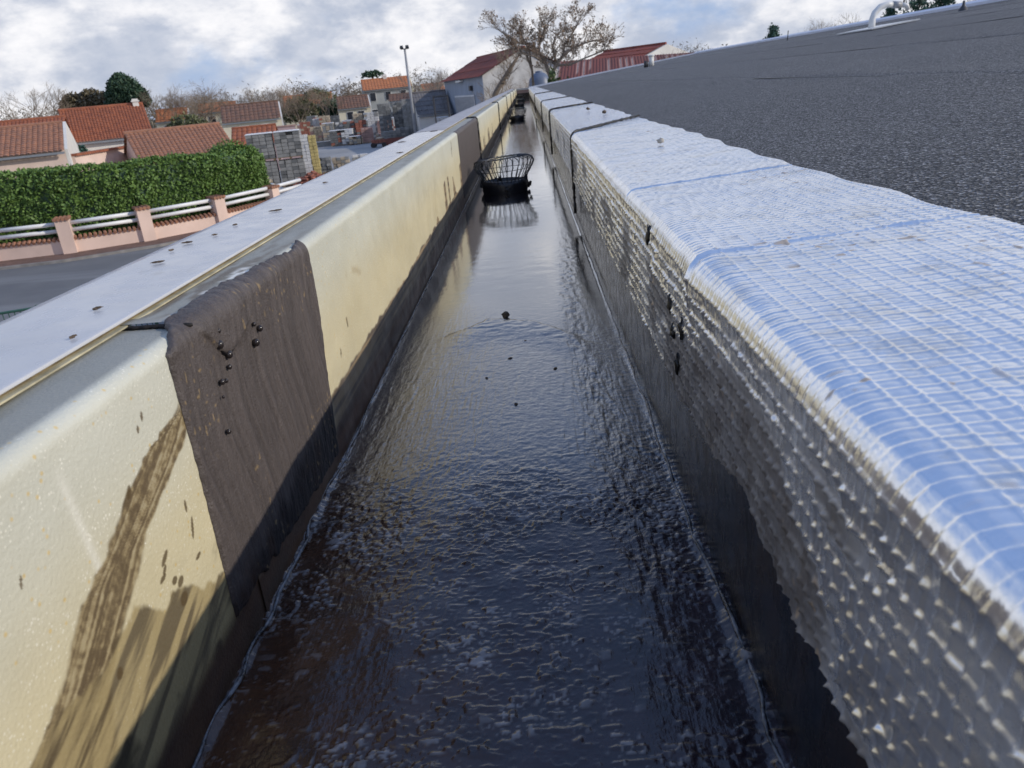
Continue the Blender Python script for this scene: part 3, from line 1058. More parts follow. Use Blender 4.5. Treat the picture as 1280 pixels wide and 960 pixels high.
def emboss(s, d, side=0.0):
    wob = 0.0016 * (fbm(s * 12, d * 7, 2, 3) - 0.5)
    wob2 = 0.0022 * (fbm(s * 60, d * 12, 2, 8) - 0.5)
    fu = ((s + wob) / PU) % 1.0
    fv = ((d + wob2 + 0.08 * (s - HS)) / PV) % 1.0
    du = np.minimum(fu, 1 - fu) * PU
    dv = np.minimum(fv, 1 - fv) * PV
    ru = np.exp(-(du / (0.00125 + 0.0008 * side)) ** 2)
    rv = np.exp(-(dv / (0.00115 + 0.0005 * side + 0.0004 * sst(1.1, 1.5, d))) ** 2)
    pil = np.sin(math.pi * fu) * np.sin(math.pi * fv)
    cell = _tab[np.floor((s + wob) / PU).astype(int) % 512, np.floor((d + wob2 + 0.08 * (s - HS)) / PV).astype(int) % 512]
    amp = 0.7 + 0.6 * fbm(s * 22, d * 22, 2, 15)
    tilt = (cell - 0.35) * 0.00085 * (fv - 0.5) + (cell * 7 % 1 - 0.5) * 0.0006 * (fu - 0.5)
    one = (np.floor((s + wob) / PU + 0.5).astype(int) == 7) * 1.0     # one unbroken ridge along the side
    rl = ru * (1 - side * (1 - one) * (1 - rv) * 0.30)
    return amp * (0.00105 * rl + 0.00062 * rv * (1 - ru) + (0.0003 + 0.0005 * side) * ru * rv + 0.00034 * pil) + tilt * (1 + 1.6 * side) + side * 0.0016 * (fbm(s * 70, d * 70, 3, 17) - 0.5)


def build_foil():
    for k, (a, b_) in enumerate(FJ):
        near = a < 2.4
        if near:
            d = dsteps([(a, 0.02, 0.02), (0.02, 0.17, 0.0021), (0.17, b_, 0.0011)]) if a < 0.16 else dsteps([(a, b_, 0.0012 if a < 1 else 0.0015)])
            ns = 280 if a < 1 else 235
        else:
            d = dsteps([(a, b_, 0.02 if a < 5 else 0.06)])
            ns = 60
        s0 = np.linspace(0, 1, ns)
        D = np.repeat(d[:, None], ns, 1)
        Q = np.repeat(s0[None], len(d), 0)
        # ragged lower edge
        low = 0.012 * (fbm(D * 5, D * 0 + 1, 3, 5) - 0.45) + 0.011 * (fbm(D * 48, D * 0 + 4, 3, 6) - 0.5)
        low = low + 0.020 * np.exp(-((D - 0.50) / 0.05) ** 2) - 0.010 * np.exp(-((D - 0.76) / 0.06) ** 2)
        back = STOP + 0.010 * (fbm(D * 3.2, D * 0 + 9, 3, 7) - 0.5) + 0.004 * np.sin(D * 31)
        s = lerp(low, back, Q)
        x, z, nx, nz = foil_profile(s)
        off = 0.0012 + 0.0022 * (len(FJ) - k) / len(FJ)
        topw = sst(HS, HS + 0.03, s)
        wave = 0.006 * (fbm(D * 4.5, s * 5, 3, 21) - 0.5) + 0.010 * (fbm(D * 2.6, s * 2, 2, 23) - 0.5) * topw
        endl = 0
        for (_, j) in FJ[:3]:                           # creased overlap: a puckered bead across the sheet
            cj = D - j + 0.004 + 0.008 * (fbm(s * 14, s * 0 + j, 3, 27) - 0.5) - 0.10 * np.maximum(s - HS, 0)
            endl = endl + np.exp(-(cj / 0.0023) ** 2) * (0.0004 + 0.0022 * vnoise(s * 60, D * 0 + j * 9, 25) * sst(0.25, 0.55, vnoise(s * 22, D * 0 + j * 5, 28))) - 0.0004 * np.exp(-((cj + 0.006) / 0.003) ** 2)
        endl = endl - np.where(k > 0, 0.0030 * sst(0.010, 0.0, D - a), 0)
        hgt = off + wave + endl
        rimbulge = 0.004 * np.exp(-((D - 0.66) / 0.05) ** 2) * np.exp(-((s - HS) / 0.03) ** 2)
        hgt = hgt + rimbulge
        if near:
            sd = sst(HS + 0.008, HS - 0.008, s)
            hgt = hgt + emboss(s, D, sd) * (1 + 0.7 * sd)
        V = np.stack((x + nx * hgt, D, z + nz * hgt), -1)
        # keep the back edge on top of the felt
        V[..., 2] = np.maximum(V[..., 2], np.where(V[..., 0] > 0.36, 4.805 + 0.1025 * V[..., 0] + 0.004, 0))
        side = sst(HS + 0.012, HS - 0.01, s)
        mud = 0.8 * sst(0.56, 0.68, fbm(D * 6 + s * 5, s * 20 - D * 5, 4, 31)) * side * sst(0.128, 0.085, s + 0.05 * (fbm(D * 10, s * 10, 3, 32) - 0.5))
        mj = 0.020 * (fbm(D * 40, s * 50, 3, 35) - 0.5)
        mud = np.maximum(mud, side * sst(0.092, 0.082, s + mj + 0.25 * np.maximum(D - 0.62, 0) + 0.35 * np.maximum(0.45 - D, 0)) * sst(0.30, 0.34, D + mj) * sst(0.86, 0.78, D + mj) * (0.70 + 0.25 * fbm(D * 60, s * 60, 3, 36)))
        veil = side * (0.13 + 0.20 * sst(0.35, 0.7, fbm(D * 9, s * 16, 4, 33)))
        fleck = sst(0.80, 0.88, vnoise(D * 120, s * 120, 37)) * sst(0.6, 0.7, fbm(D * 9, s * 9, 3, 38)) * 0.8
        dirt = np.clip(np.maximum(np.maximum(mud, veil), fleck), 0, 1)
        c = np.ones(V.shape) * np.array([0.42, 0.45, 0.50])
        c = lerp(c, np.array([0.060, 0.042, 0.029]), sst(0.1, 0.6, mud)[..., None])
        c = lerp(c, np.array([0.16, 0.14, 0.12]), (sst(0.45, 0.75, fbm(D * 30, s * 30, 3, 39)) * 0.4)[..., None])
        c = c * (0.7 + 0.6 * fbm(D * 80, s * 80, 3, 34))[..., None]
        c = lerp(c, np.array([0.42, 0.27, 0.12]), (fleck)[..., None])
        uv = np.stack((s, D), -1)
        col = np.concatenate((c, dirt[..., None]), -1)
        local(link('foil_sheet', grid_mesh('foil_sheet', V, col, uv), M['foil_near' if near else 'foil_far'], ups), ups)


build_foil()
# black bitumen seams across the foil
for k, (y, r) in enumerate(((2.53, 0.0042), (4.74, 0.006), (7.02, 0.006), (11.62, 0.007))):
    s = np.linspace(-0.10, STOP + 0.004, 70)
    mb = MB()
    x, z, nx, nz = foil_profile(np.maximum(s, 0))
    pts = []
    for i in range(70):
        lean = 0.33 * max(0.0, x[i] - XR) / 0.25 * (1.0 if k == 0 else 0.3)
        zz = z[i] if s[i] >= 0 else 4.690 + s[i]
        pts.append((x[i] + nx[i] * 0.006, y + lean + 0.010 * (vnoise(i * 0.4, k * 5.0) - 0.5), zz + nz[i] * 0.007))
    mb.tube(pts, [r * (0.7 + 0.7 * float(vnoise(i * 1.3, 2.0 + k))) for i in range(70)], 6)
    o = mb.build('foil_seam', M['black_bitumen'], ups, True)
    local(o, ups)
# torn foil flaps and bitumen lumps at the overlap
for i, (y, z, sx, sz) in enumerate(((0.925, 4.815, .007, .016), (0.78, 4.770, .006, .013), (0.765, 4.745, .008, .012), (0.72, 4.760, .005, .016), (0.745, 4.715, .007, .015))):
    mb = MB()
    mb.blob((0, 0, 0), (0.003, sx * 0.6, sz * 0.62), 50 + i, 11, 8, 0.5)
    o = mb.build('bitumen_lump', M['black_bitumen'], ups, True)
    o.location = (XR - 0.007 - ups.location[0], y, z - ZF)

# ------------------------------------------------------------------ felt roof
roof = thing('felt_roof', (0.4, 0, 4.84), 'grey mineral felt roof slope rising to the right behind the foil', 'roof')
XB = [0.375, 1.12, 1.95, 2.85, 3.75, 4.65, 5.50, 6.02]
for k in range(len(XB) - 1):
    d = dsteps([(-1.2, 0.5, 0.05), (0.5, 4.0, 0.025), (4.0, 28.1, 0.08)])
    n = 22
    q = np.linspace(0, 1, n)
    D = np.repeat(d[:, None], n, 1)
    lo = XB[k] + (0.012 * (fbm(D * 1.8, D * 0 + k, 3, 3 + k) - 0.5) if k else 0)
    hi = XB[k + 1] + 0.07
    X = lo + (hi - lo) * q[None] + 0 * D
    lap = 0.0018 * np.exp(-np.maximum(X - lo, 0) / 0.10) * (1 if k else 0)
    edge = 0.0012 * sst(0.45, 0.75, fbm(D * 2.2, D * 0 + 3 * k, 3, 9)) * np.exp(-((X - lo) / 0.05) ** 2) * (1 if k else 0)
    sag = 0.010 * (fbm(D * 0.9, X * 1.5, 3, 13 + k) - 0.5)
    under = 0.006 * sst(XB[k + 1] - 0.01, XB[k + 1] + 0.05, X)
    Zr = roof_z(X) + sag * sst(0, 0.2, X - 0.38) + lap + edge - under + 0.001
    Zr[:, 0] = np.where(k > 0, Zr[:, 0] - 0.009, Zr[:, 0])
    local(link('felt_sheet', grid_mesh('felt_sheet', np.stack((X, D, Zr), -1)), M['mineral_felt'], roof), roof)
for k in range(1, 7):
    mb = MB()
    pts, rad = [], []
    for y in dsteps([(0.3, 5.0, 0.03), (5.0, 28.0, 0.15)]):
        xx = XB[k] + 0.012 * (float(fbm(y * 1.8, k + 0.0, 3, 3 + k)) - 0.5)
        w = 0.0045 * max(0.0, float(fbm(y * 1.1, k * 9.0, 3, 41)) - 0.36) * 1.6
        pts.append((xx - 0.004, y, roof_z(xx) + 0.010 * (float(fbm(y * 0.9, xx * 1.5, 3, 13 + k)) - 0.5) + 0.001))
        rad.append(max(w, 0.0006))
    mb.tube(pts, rad, 5)
    local(mb.build('lap_bitumen', M['black_bitumen'], roof, True), roof)
d = dsteps([(-1.2, 28.1, 0.8)])
D, X = np.meshgrid(d, np.linspace(6.0, 12.1, 8), indexing='ij')
local(link('felt_sheet', grid_mesh('felt_sheet', np.stack((X, D, roof_z(6.0) - 0.1 * (X - 6.0) + 0.004), -1)), M['mineral_felt'], roof), roof)
mb = MB()
for y in np.arange(-1.2, 28.0, 2.0):
    mb.prism([(5.93, roof_z(5.93) + 0.035), (6.0, roof_z(6.0) + 0.060), (6.09, roof_z(6.0) + 0.054), (6.09, roof_z(6.0) - 0.02), (5.93, roof_z(5.93) - 0.02)], y, y + 1.994)
local(mb.build('ridge_flashing', M['ridge_metal'], roof), roof)
mb = MB()
mb.prism([(0.16, 4.78), (0.16, 4.868), (6.0, roof_z(6.0) + 0.035), (6.0, roof_z(6.0) - 0.06)], 28.13, 28.20)
local(mb.build('verge_flashing', M['ridge_metal'], roof), roof)

# roof fittings
v = thing('vent_hose', (3.95, 9.5, roof_z(3.95)), 'white bent hose rising from a pale flashing plate on the felt roof', 'hose')
mb = MB()
pts = [(0, 0, -0.02), (0.0, 0, 0.10), (0.03, 0.02, 0.17), (0.09, 0.03, 0.225), (0.17, 0.04, 0.245), (0.24, 0.05, 0.235)]
mb.tube(pts, [0.038, 0.036, 0.034, 0.033, 0.032, 0.030], 12)
mb.build('hose', M['vent_white'], v, True)
mb = MB()
mb.tube([(0.235, 0.05, 0.237), (0.33, 0.06, 0.228)], 0.036, 12)
mb.build('collar', M['steel_grey'], v, True)
mb = MB()
mb.tube([(0.33, 0.06, 0.228), (0.40, 0.07, 0.215), (0.42, 0.07, 0.17)], 0.027, 10)
mb.build('spout', M['vent_white'], v, True)
mb = MB()
mb.tube([(0.36, 0.065, 0.235), (0.385, 0.065, 0.40), (0.41, 0.065, 0.62)], 0.009, 8)
mb.build('mast', M['steel_dark'], v, True)
mb = MB()
mb.box((0.05, 0.0, 0.016), (0.5, 1.0, 0.012), 0.0)
o = mb.build('base_plate', M['vent_white'], v)
o.rotation_euler = (0, -math.atan(0.1025), 0)
v = thing('roof_vent', (2.86, 18.4, roof_z(2.86)), 'short white vent pipe with a dark side near the rusty sheds', 'vent')
mb = MB()
mb.tube([(0, 0, -0.02), (0, 0, 0.20)], 0.055, 12)
mb.build('pipe', M['vent_white'], v, True)
mb = MB()
mb.tube([(0, 0, 0.20), (0, 0, 0.21), (0, 0, 0.235)], [0.06, 0.075, 0.06], 12)
mb.build('cap', M['vent_white'], v, True)
mb = MB()
mb.tube([(-0.12, 0.0, -0.02), (-0.12, 0, 0.12)], 0.05, 10)
mb.build('stub', M['vent_dark'], v, True)
v = thing('roof_outlet', (5.05, 9.7, roof_z(5.05)), 'small dark pointed outlet on the felt near the ridge', 'vent')
mb = MB()
mb.lathe([(0.06, -0.01), (0.035, 0.03), (0.018, 0.05), (0.012, 0.10), (0.0, 0.105)], n=12)
mb.build('cone', M['vent_dark'], v, True)
v = thing('roof_peg', (4.6, 14.5, roof_z(4.6)), 'thin dark peg sticking up by the pale roof edge', 'peg')
mb = MB()
mb.tube([(0, 0, -0.02), (0.01, 0, 0.16)], 0.008, 8)
mb.build('peg', M['vent_dark'], v, True)

# ------------------------------------------------------------------ leaf strainers in the gutter
GS = 'wire leaf strainers standing in the gutter'


def strainer_meshes():
    wires = []
    nw = 30
    for k in range(nw):
        a = 2 * math.pi * k / nw
        rr = random.Random(k)
        ca, sa = math.cos(a), math.sin(a)
        pts = []
        for (r, z) in ((0.088, 0.030), (0.098, 0.060), (0.117, 0.088), (0.132, 0.110), (0.137, 0.126), (0.130, 0.140), (0.111, 0.149), (0.088, 0.150), (0.066, 0.147)):
            j = (rr.random() - 0.5) * 0.006
            sk = 0.004 * (z / 0.17)
            pts.append((r * ca + j + sk, r * sa * 0.95 + j, z + 0.005 * ca * (z / 0.17)))
        mb = MB()
        mb.tube(pts, 0.0020, 5)
        wires.append(mb.mesh('wire', True))
    mb = MB()
    mb.lathe([(0.100, -0.004), (0.104, 0.010), (0.101, 0.035), (0.096, 0.052), (0.090, 0.053), (0.088, 0.030), (0.086, 0.0)], n=28, sy=0.9)
    collar = mb.mesh('collar', True)
    mb = MB()
    ring = [(0.066 * math.cos(2 * math.pi * k / 28) - 0.004, 0.062 * math.sin(2 * math.pi * k / 28), 0.147 + 0.005 * math.cos(2 * math.pi * k / 28)) for k in range(29)]
    mb.tube(ring, 0.0034, 7, False)
    top = mb.mesh('top_ring', True)
    mb = MB()
    mid = [(0.124 * math.cos(2 * math.pi * k / 30) + 0.003, 0.118 * math.sin(2 * math.pi * k / 30), 0.098 + 0.004 * math.cos(2 * math.pi * k / 30)) for k in range(31)]
    mb.tube(mid, 0.0014, 5, False)
    midr = mb.mesh('hoop', True)
    mb = MB()
    rr = random.Random(4)
    for i in range(26):
        a = rr.random() * 6.28
        r = 0.085 + rr.random() * 0.045
        mb.blob((r * math.cos(a), r * math.sin(a) * 0.9, rr.random() * 0.05 + 0.004), (0.010, 0.008, 0.007 + rr.random() * 0.008), i, 6, 4, 0.4)
    clog = mb.mesh('sludge_clog')
    return wires, collar, top, midr, clog


wires, collar, topr, midr, clog = strainer_meshes()
for i, (x, y, rz, lab) in enumerate(((-0.122, 3.55, 0.0, 'nearest wire leaf strainer, clogged black basket standing in the wet gutter'),
                                     (-0.126, 10.8, 1.3, 'second wire leaf strainer along the gutter, halfway to its end'),
                                     (-0.130, 17.0, 2.4, 'third wire leaf strainer, beyond the halfway one in the gutter'),
                                     (-0.130, 23.2, 4.0, 'farthest wire leaf strainer, close to the dark gutter end'))):
    t = thing('leaf_strainer', (x, y, ZF), lab, 'strainer', GS, rz)
    link('collar', collar, M['plastic_black'], t)
    link('top_ring', topr, M['ring_dusty'], t)
    link('hoop', midr, M['plastic_wire'], t)
    link('sludge_clog', clog, M['black_bitumen'], t)['kind'] = 'stuff'
    for w in wires:
        link('wire', w, M['plastic_wire'], t)

# ------------------------------------------------------------------ scraps lying about
mb = MB()
mb.blob((0, 0, 0.003), (0.0075, 0.0065, 0.0065), 3, 10, 7, 0.3)
o = mb.build('mud_lump', M['debris'], None, True)
o.location = (-0.076, 1.525, ZF + 0.0035)
base_props(o, 'small round dark lump sitting on the wet floor midway to the first strainer', 'lump')
for i, (x, y, a, b_, rz) in enumerate(((-0.035, 1.36, .006, .004, .2), (-0.062, 1.27, .008, .004, .5), (0.015, 1.20, .007, .004, .9), (-0.10, 1.18, .006, .004, 2), (-0.05, 1.06, .005, .005, 1))):
    mb = MB()
    mb.blob((0, 0, 0.0006), (a * 0.6, b_ * 0.5, 0.0014), 20 + i, 8, 5, 0.4)
    o = mb.build('mud_crumb', M['debris'], None, True)
    o.location = (x, y, ZF)
    o.rotation_euler = (0, 0, rz)
    base_props(o, 'tiny dark crumb of mud on the wet gutter floor', 'crumb', 'mud crumbs on the gutter floor')
for i, (x, y, a, b_, rz) in enumerate(((-.384, .632, .007, .003, .6), (-.439, .95, .014, .003, .3), (-.42, .994, .008, .003, 1.0), (-.42, 1.07, .007, .002, .7),
                                       (-.398, 1.187, .016, .007, .4), (-.421, .831, .012, .003, .5), (-.356, .545, .006, .002, 1.2), 
                                       (-.438, .902, .006, .002, .9), (-.41, 1.55, .012, .006, .5), (-.36, 2.2, .02, .01, .2), (-.43, 2.7, .03, .008, .8), (-.38, 3.25, .03, .012, .3))):
    mb = MB()
    mb.blob((0, 0, 0.0006), (a * 0.5, b_ * 0.45, 0.0010), 40 + i, 10, 4, 0.6)
    o = mb.build('dirt_flake', M['debris'], None, False)
    o.location = (x, y, 4.8516)
    o.rotation_euler = (0, 0, rz)
    base_props(o, 'thin brown flake of dirt lying on the pale parapet capping', 'flake', 'dirt flakes on the parapet capping')
for i, (x, y, a, m_, lab) in enumerate(((.285, 1.73, .008, 'chip_pale', 'small pale stone chip lying on the foil top near a crease'),
                                        (.294, 3.86, .011, 'debris', 'dark brown scrap on the foil beyond the black seam, farther of two'),
                                        (.319, 3.33, .010, 'debris', 'dark brown scrap on the foil beyond the black seam, nearer of two'))):
    mb = MB()
    mb.blob((0, 0, a * 0.4), (a, a * 0.8, a * 0.6), 70 + i, 8, 5, 0.35)
    o = mb.build('stone_chip' if i == 0 else 'dirt_scrap', M[m_], None, True)
    o.location = (x, y, 4.846 + 0.055 * (x - 0.157) + 0.002)
    base_props(o, lab, 'chip' if i == 0 else 'scrap')

# ================================================================== ground, road, yard
def sheet(name, pts, z, mat):
    mb = MB()
    mb.poly([(x, y, z) for x, y in pts])
    o = mb.build(name, mat)
    o['kind'] = 'structure'
    return o


gx = np.array([-4000, -1200, -400, -120, -40, 0, 40, 120, 400, 1200, 4000.])
gy = np.array([-1500, -400, -60, 0, 40, 90, 160, 300, 700, 1800, 5000.])
GX, GY = np.meshgrid(gx, gy, indexing='ij')
o = link('ground', grid_mesh('ground', np.stack((GX, GY, 0 * GX), -1), smooth=False), M['ground_dirt'])
o['kind'] = 'structure'
CUR = [(-60, 28.5), (-34, 30.3), (-22.6, 30.9), (-19.5, 31.5), (-16.85, 33.0), (-14.5, 35.4), (-12.95, 38.6), (-12.2, 41.5)]


def offs(path, o_):
    out = []
    for i, p in enumerate(path):
        a = path[max(i - 1, 0)]
        b_ = path[min(i + 1, len(path) - 1)]
        t = np.array(b_) - np.array(a)
        t = t / np.linalg.norm(t)
        out.append((p[0] - t[1] * o_, p[1] + t[0] * o_))
    return out


sheet('yard', [(-46, 44), (-11, 41.7), (-0.46, 30), (10, 30), (24, 120), (-60, 135), (-60, 60)], 0.004, M['yard_concrete'])
pv = offs(CUR, -1.9)
rd = pv
sheet('road', [(-60, -8), (-0.45, -8), (-0.45, 41.0), (-9.5, 41.6)] + rd[::-1], 0.008, M['asphalt'])
# pavement: real step with a kerb
mb = MB()
A, B = offs(CUR, 0.05), offs(CUR, -1.75)
for i in range(len(CUR) - 1):
    mb.poly([(*B[i], 0.10), (*B[i + 1], 0.10), (*A[i + 1], 0.10), (*A[i], 0.10)])
o = mb.build('pavement', M['red_gravel'])
o['kind'] = 'structure'
mb = MB()
K = offs(CUR, -1.90)
for i in range(len(CUR) - 1):
    mb.poly([(*K[i], 0.0), (*K[i + 1], 0.0), (*K[i + 1], 0.112), (*K[i], 0.112)])
    mb.poly([(*K[i], 0.112), (*K[i + 1], 0.112), (*B[i + 1], 0.112), (*B[i], 0.112)])
    mb.poly([(*B[i], 0.112), (*B[i + 1], 0.112), (*B[i + 1], 0.0), (*B[i], 0.0)])
o = mb.build('kerb', M['kerb_stone'])
o['kind'] = 'structure'

# ------------------------------------------------------------------ garden wall with pillars and white rails
gw = thing('garden_wall', (-16.85, 33.0, 0), 'low pink garden wall with square pillars and two white rails before the hedge', 'wall')


def seg_box(mb, a, b_, z0, z1, w, trim=0.0):
    a, b_ = np.array(a, float), np.array(b_, float)
    t = b_ - a
    L = np.linalg.norm(t)
    c = (a + b_) / 2
    mb.box((c[0], c[1], (z0 + z1) / 2), (L - trim, w, z1 - z0), math.atan2(t[1], t[0]))


for i in range(1, len(CUR) - 1):
    a, b_ = CUR[i], CUR[i + 1]
    mb = MB()
    seg_box(mb, a, b_, 0, 0.66, 0.24, 0.2)
    local(mb.build('wall_panel', M['render_rose'], gw), gw)
    for z, nm in ((1.02, 'rail'), (1.31, 'rail')):
        mb = MB()
        t = np.array(b_) - np.array(a)
        u = t / np.linalg.norm(t)
        mb.tube([(*(np.array(a) + u * 0.2), z), (*(np.array(b_) - u * 0.2), z)], 0.085, 10)
        local(mb.build(nm, M['rail_white'], gw, True), gw)
    mb = MB()                                          # terracotta tile coping, one small arched tile after another
    n = int(np.linalg.norm(np.array(b_) - np.array(a)) / 0.19)
    ang = math.atan2(b_[1] - a[1], b_[0] - a[0])
    for k in range(n):
        p = lerp(np.array(a), np.array(b_), (k + 0.5) / n)
        q = np.array((-math.sin(ang), math.cos(ang)))
        mb.tube([(*(p - q * 0.19), 0.665), (*p, 0.74), (*(p + q * 0.19), 0.665)], 0.07, 6)
    local(mb.build('tile_coping', M['tile_old'], gw), gw)
for i in range(2, len(CUR) - 1):
    ang = math.atan2(CUR[i + 1][1] - CUR[i - 1][1], CUR[i + 1][0] - CUR[i - 1][0])
    h = [1.5, 1.5, 1.48, 1.40, 1.33][i - 2]
    mb = MB()
    mb.box((0, 0, h / 2), (0.52, 0.50, h))
    o = mb.build('pillar', M['render_rose'], gw)
    o.location = (CUR[i][0] - gw.location[0], CUR[i][1] - gw.location[1], 0)
    o.rotation_euler = (0, 0, ang)
    mb = MB()
    for k in range(4):
        mb.tube([(-0.24 + k * 0.16, -0.31, h + 0.01), (-0.24 + k * 0.16, 0.31, h + 0.03)], 0.075, 7)
    mb.box((0, 0, h + 0.03), (0.62, 0.60, 0.05))
    mb.build('pillar_cap', M['tile_old'], o)

# ------------------------------------------------------------------ hedges
def hedge(name, path, h, w, label, n, seed):
    t = thing(name, (path[0][0], path[0][1], 0), label, 'hedge')
    core = MB()
    P = []
    tot = sum(math.dist(path[i], path[i + 1]) for i in range(len(path) - 1))
    for i in range(len(path) - 1):
        a, b_ = np.array(path[i]), np.array(path[i + 1])
        L = np.linalg.norm(b_ - a)
        u = (b_ - a) / L
        q = np.array((-u[1], u[0]))
        seg_box(core, a, b_, 0, h[i] - 0.22, w - 0.35)
        m = int(n * L / tot)
        s = rng.random(m) * (L + 0.3)
        side = rng.random(m)
        zz = rng.random(m)
        hh = h[i] + (h[i + 1] - h[i]) * s / L
        hh = hh + 0.20 * (fbm(s * 0.9 + i * 5, s * 0, 3, seed) - 0.5) * 2
        off = np.where(side < 0.62, -1.0, np.where(side < 0.72, 1.0, rng.random(m) * 2 - 1))
        z = np.where(side < 0.72, zz * hh, hh)
        lump = 0.24 * (fbm(s * 1.3 + i * 7, z * 1.3, 3, seed + 3) - 0.5) * 2
        rnd = sst(0.5, 0, hh - z) * 0.18
        oo = off * (w / 2 + lump - rnd) + rng.normal(size=m) * 0.07
        z = z + rng.normal(size=m) * 0.06 - np.abs(off) ** 4 * np.where(side >= 0.72, 0.15, 0)
        P.append(np.stack((a[0] + u[0] * s + q[0] * oo, a[1] + u[1] * s + q[1] * oo, np.maximum(z, 0.05)), -1))
    P = np.concatenate(P)
    local(core.build('branch_mass', M['leaf_pine'], t), t)
    o = local(link('foliage', leaves_mesh('foliage', P, 0.07), M['leaf_hedge'], t), t)
    o['kind'] = 'stuff'
    return t


hp = offs(CUR[1:], 1.25)
hedge('laurel_hedge', hp[:-1] + [(-14.4, 40.0)], [3.44, 3.42, 3.38, 3.30, 3.24, 3.12, 3.08], 1.3, 'long clipped green laurel hedge behind the pink garden wall', 66000, 3)


def crown_pts(clumps, n, hollow=0.6):
    """points in a union of ellipsoids, weighted to the shell"""
    w = np.array([c[3] * c[4] * c[5] for c in clumps]) ** 0.67
    k = rng.choice(len(clumps), n, p=w / w.sum())
    C = np.array(clumps)[k]
    v = rng.normal(size=(n, 3))
    v /= np.linalg.norm(v, axis=1)[:, None]
    r = hollow + (1 - hollow) * rng.random(n) ** 0.6
    r = r * (0.85 + 0.3 * rng.random(n))
    return C[:, :3] + v * C[:, 3:6] * r[:, None]


def leafy(name, loc, label, cat, clumps, n, size, mat, trunk=None, group=None, bark='bark'):
    t = thing(name, loc, label, cat, group)
    if trunk:
        mb = MB()
        for pts, rad in trunk:
            mb.tube(pts, rad, 7)
        mb.build('trunk', M[bark], t, True)
    o = link('crown', leaves_mesh('crown', crown_pts(clumps, n), size), M[mat], t)
    return t


# rounder taller bush at the right end of the hedge
leafy('laurel_bush', (-14.9, 39.4, 0), 'taller rounded dark green bush at the right end of the hedge', 'bush',
      [(0, 0, 2.6, 1.1, 1.0, 1.05), (0.35, -0.2, 1.9, 1.2, 1.1, 1.4), (-0.6, 0, 2.75, 0.7, 0.8, 0.75), (0.5, 0.1, 1.0, 1.1, 1.0, 1.0)], 16000, 0.065, 'leaf_hedge',
      [([(0, 0, 0), (0, 0, 2.4)], [0.12, 0.05])])


# ------------------------------------------------------------------ houses
def tiled(name, e0, e1, r0, r1, mat, parent, pitch=0.25, rows=12, amp=0.055):
    """corrugated clay-tile slope from the eave e0-e1 up to the ridge r0-r1"""
    e0, e1, r0, r1 = (np.array(p, float) for p in (e0, e1, r0, r1))
    L = np.linalg.norm(e1 - e0)
    nt_ = max(3, int(L / pitch))
    u = np.linspace(0, 1, nt_ * 5 + 1)
    v = []
    for k in range(rows):
        v += [k / rows + 1e-4, (k + 1) / rows - 1e-4]
    v = np.array(v)
    U, Vv = np.meshgrid(u, v, indexing='ij')
    P = lerp(lerp(e0, e1, U[..., None]), lerp(r0, r1, U[..., None]), Vv[..., None])
    nrm = np.cross(e1 - e0, r0 - e0)
    nrm /= np.linalg.norm(nrm)
    if nrm[2] < 0:
        nrm = -nrm
    tile = np.abs(np.sin(math.pi * U * nt_)) ** 0.7
    kk = np.floor(Vv * rows)
    step = (1 - (Vv * rows - kk)) * 0.035
    jit = 0.02 * (_tab[(np.floor(U * nt_).astype(int)) % 512, kk.astype(int) % 512] - 0.5)
    P = P + nrm * (amp * tile + step + jit + 0.03)[..., None]
    return link(name, grid_mesh(name, P, smooth=False), M[mat], parent)


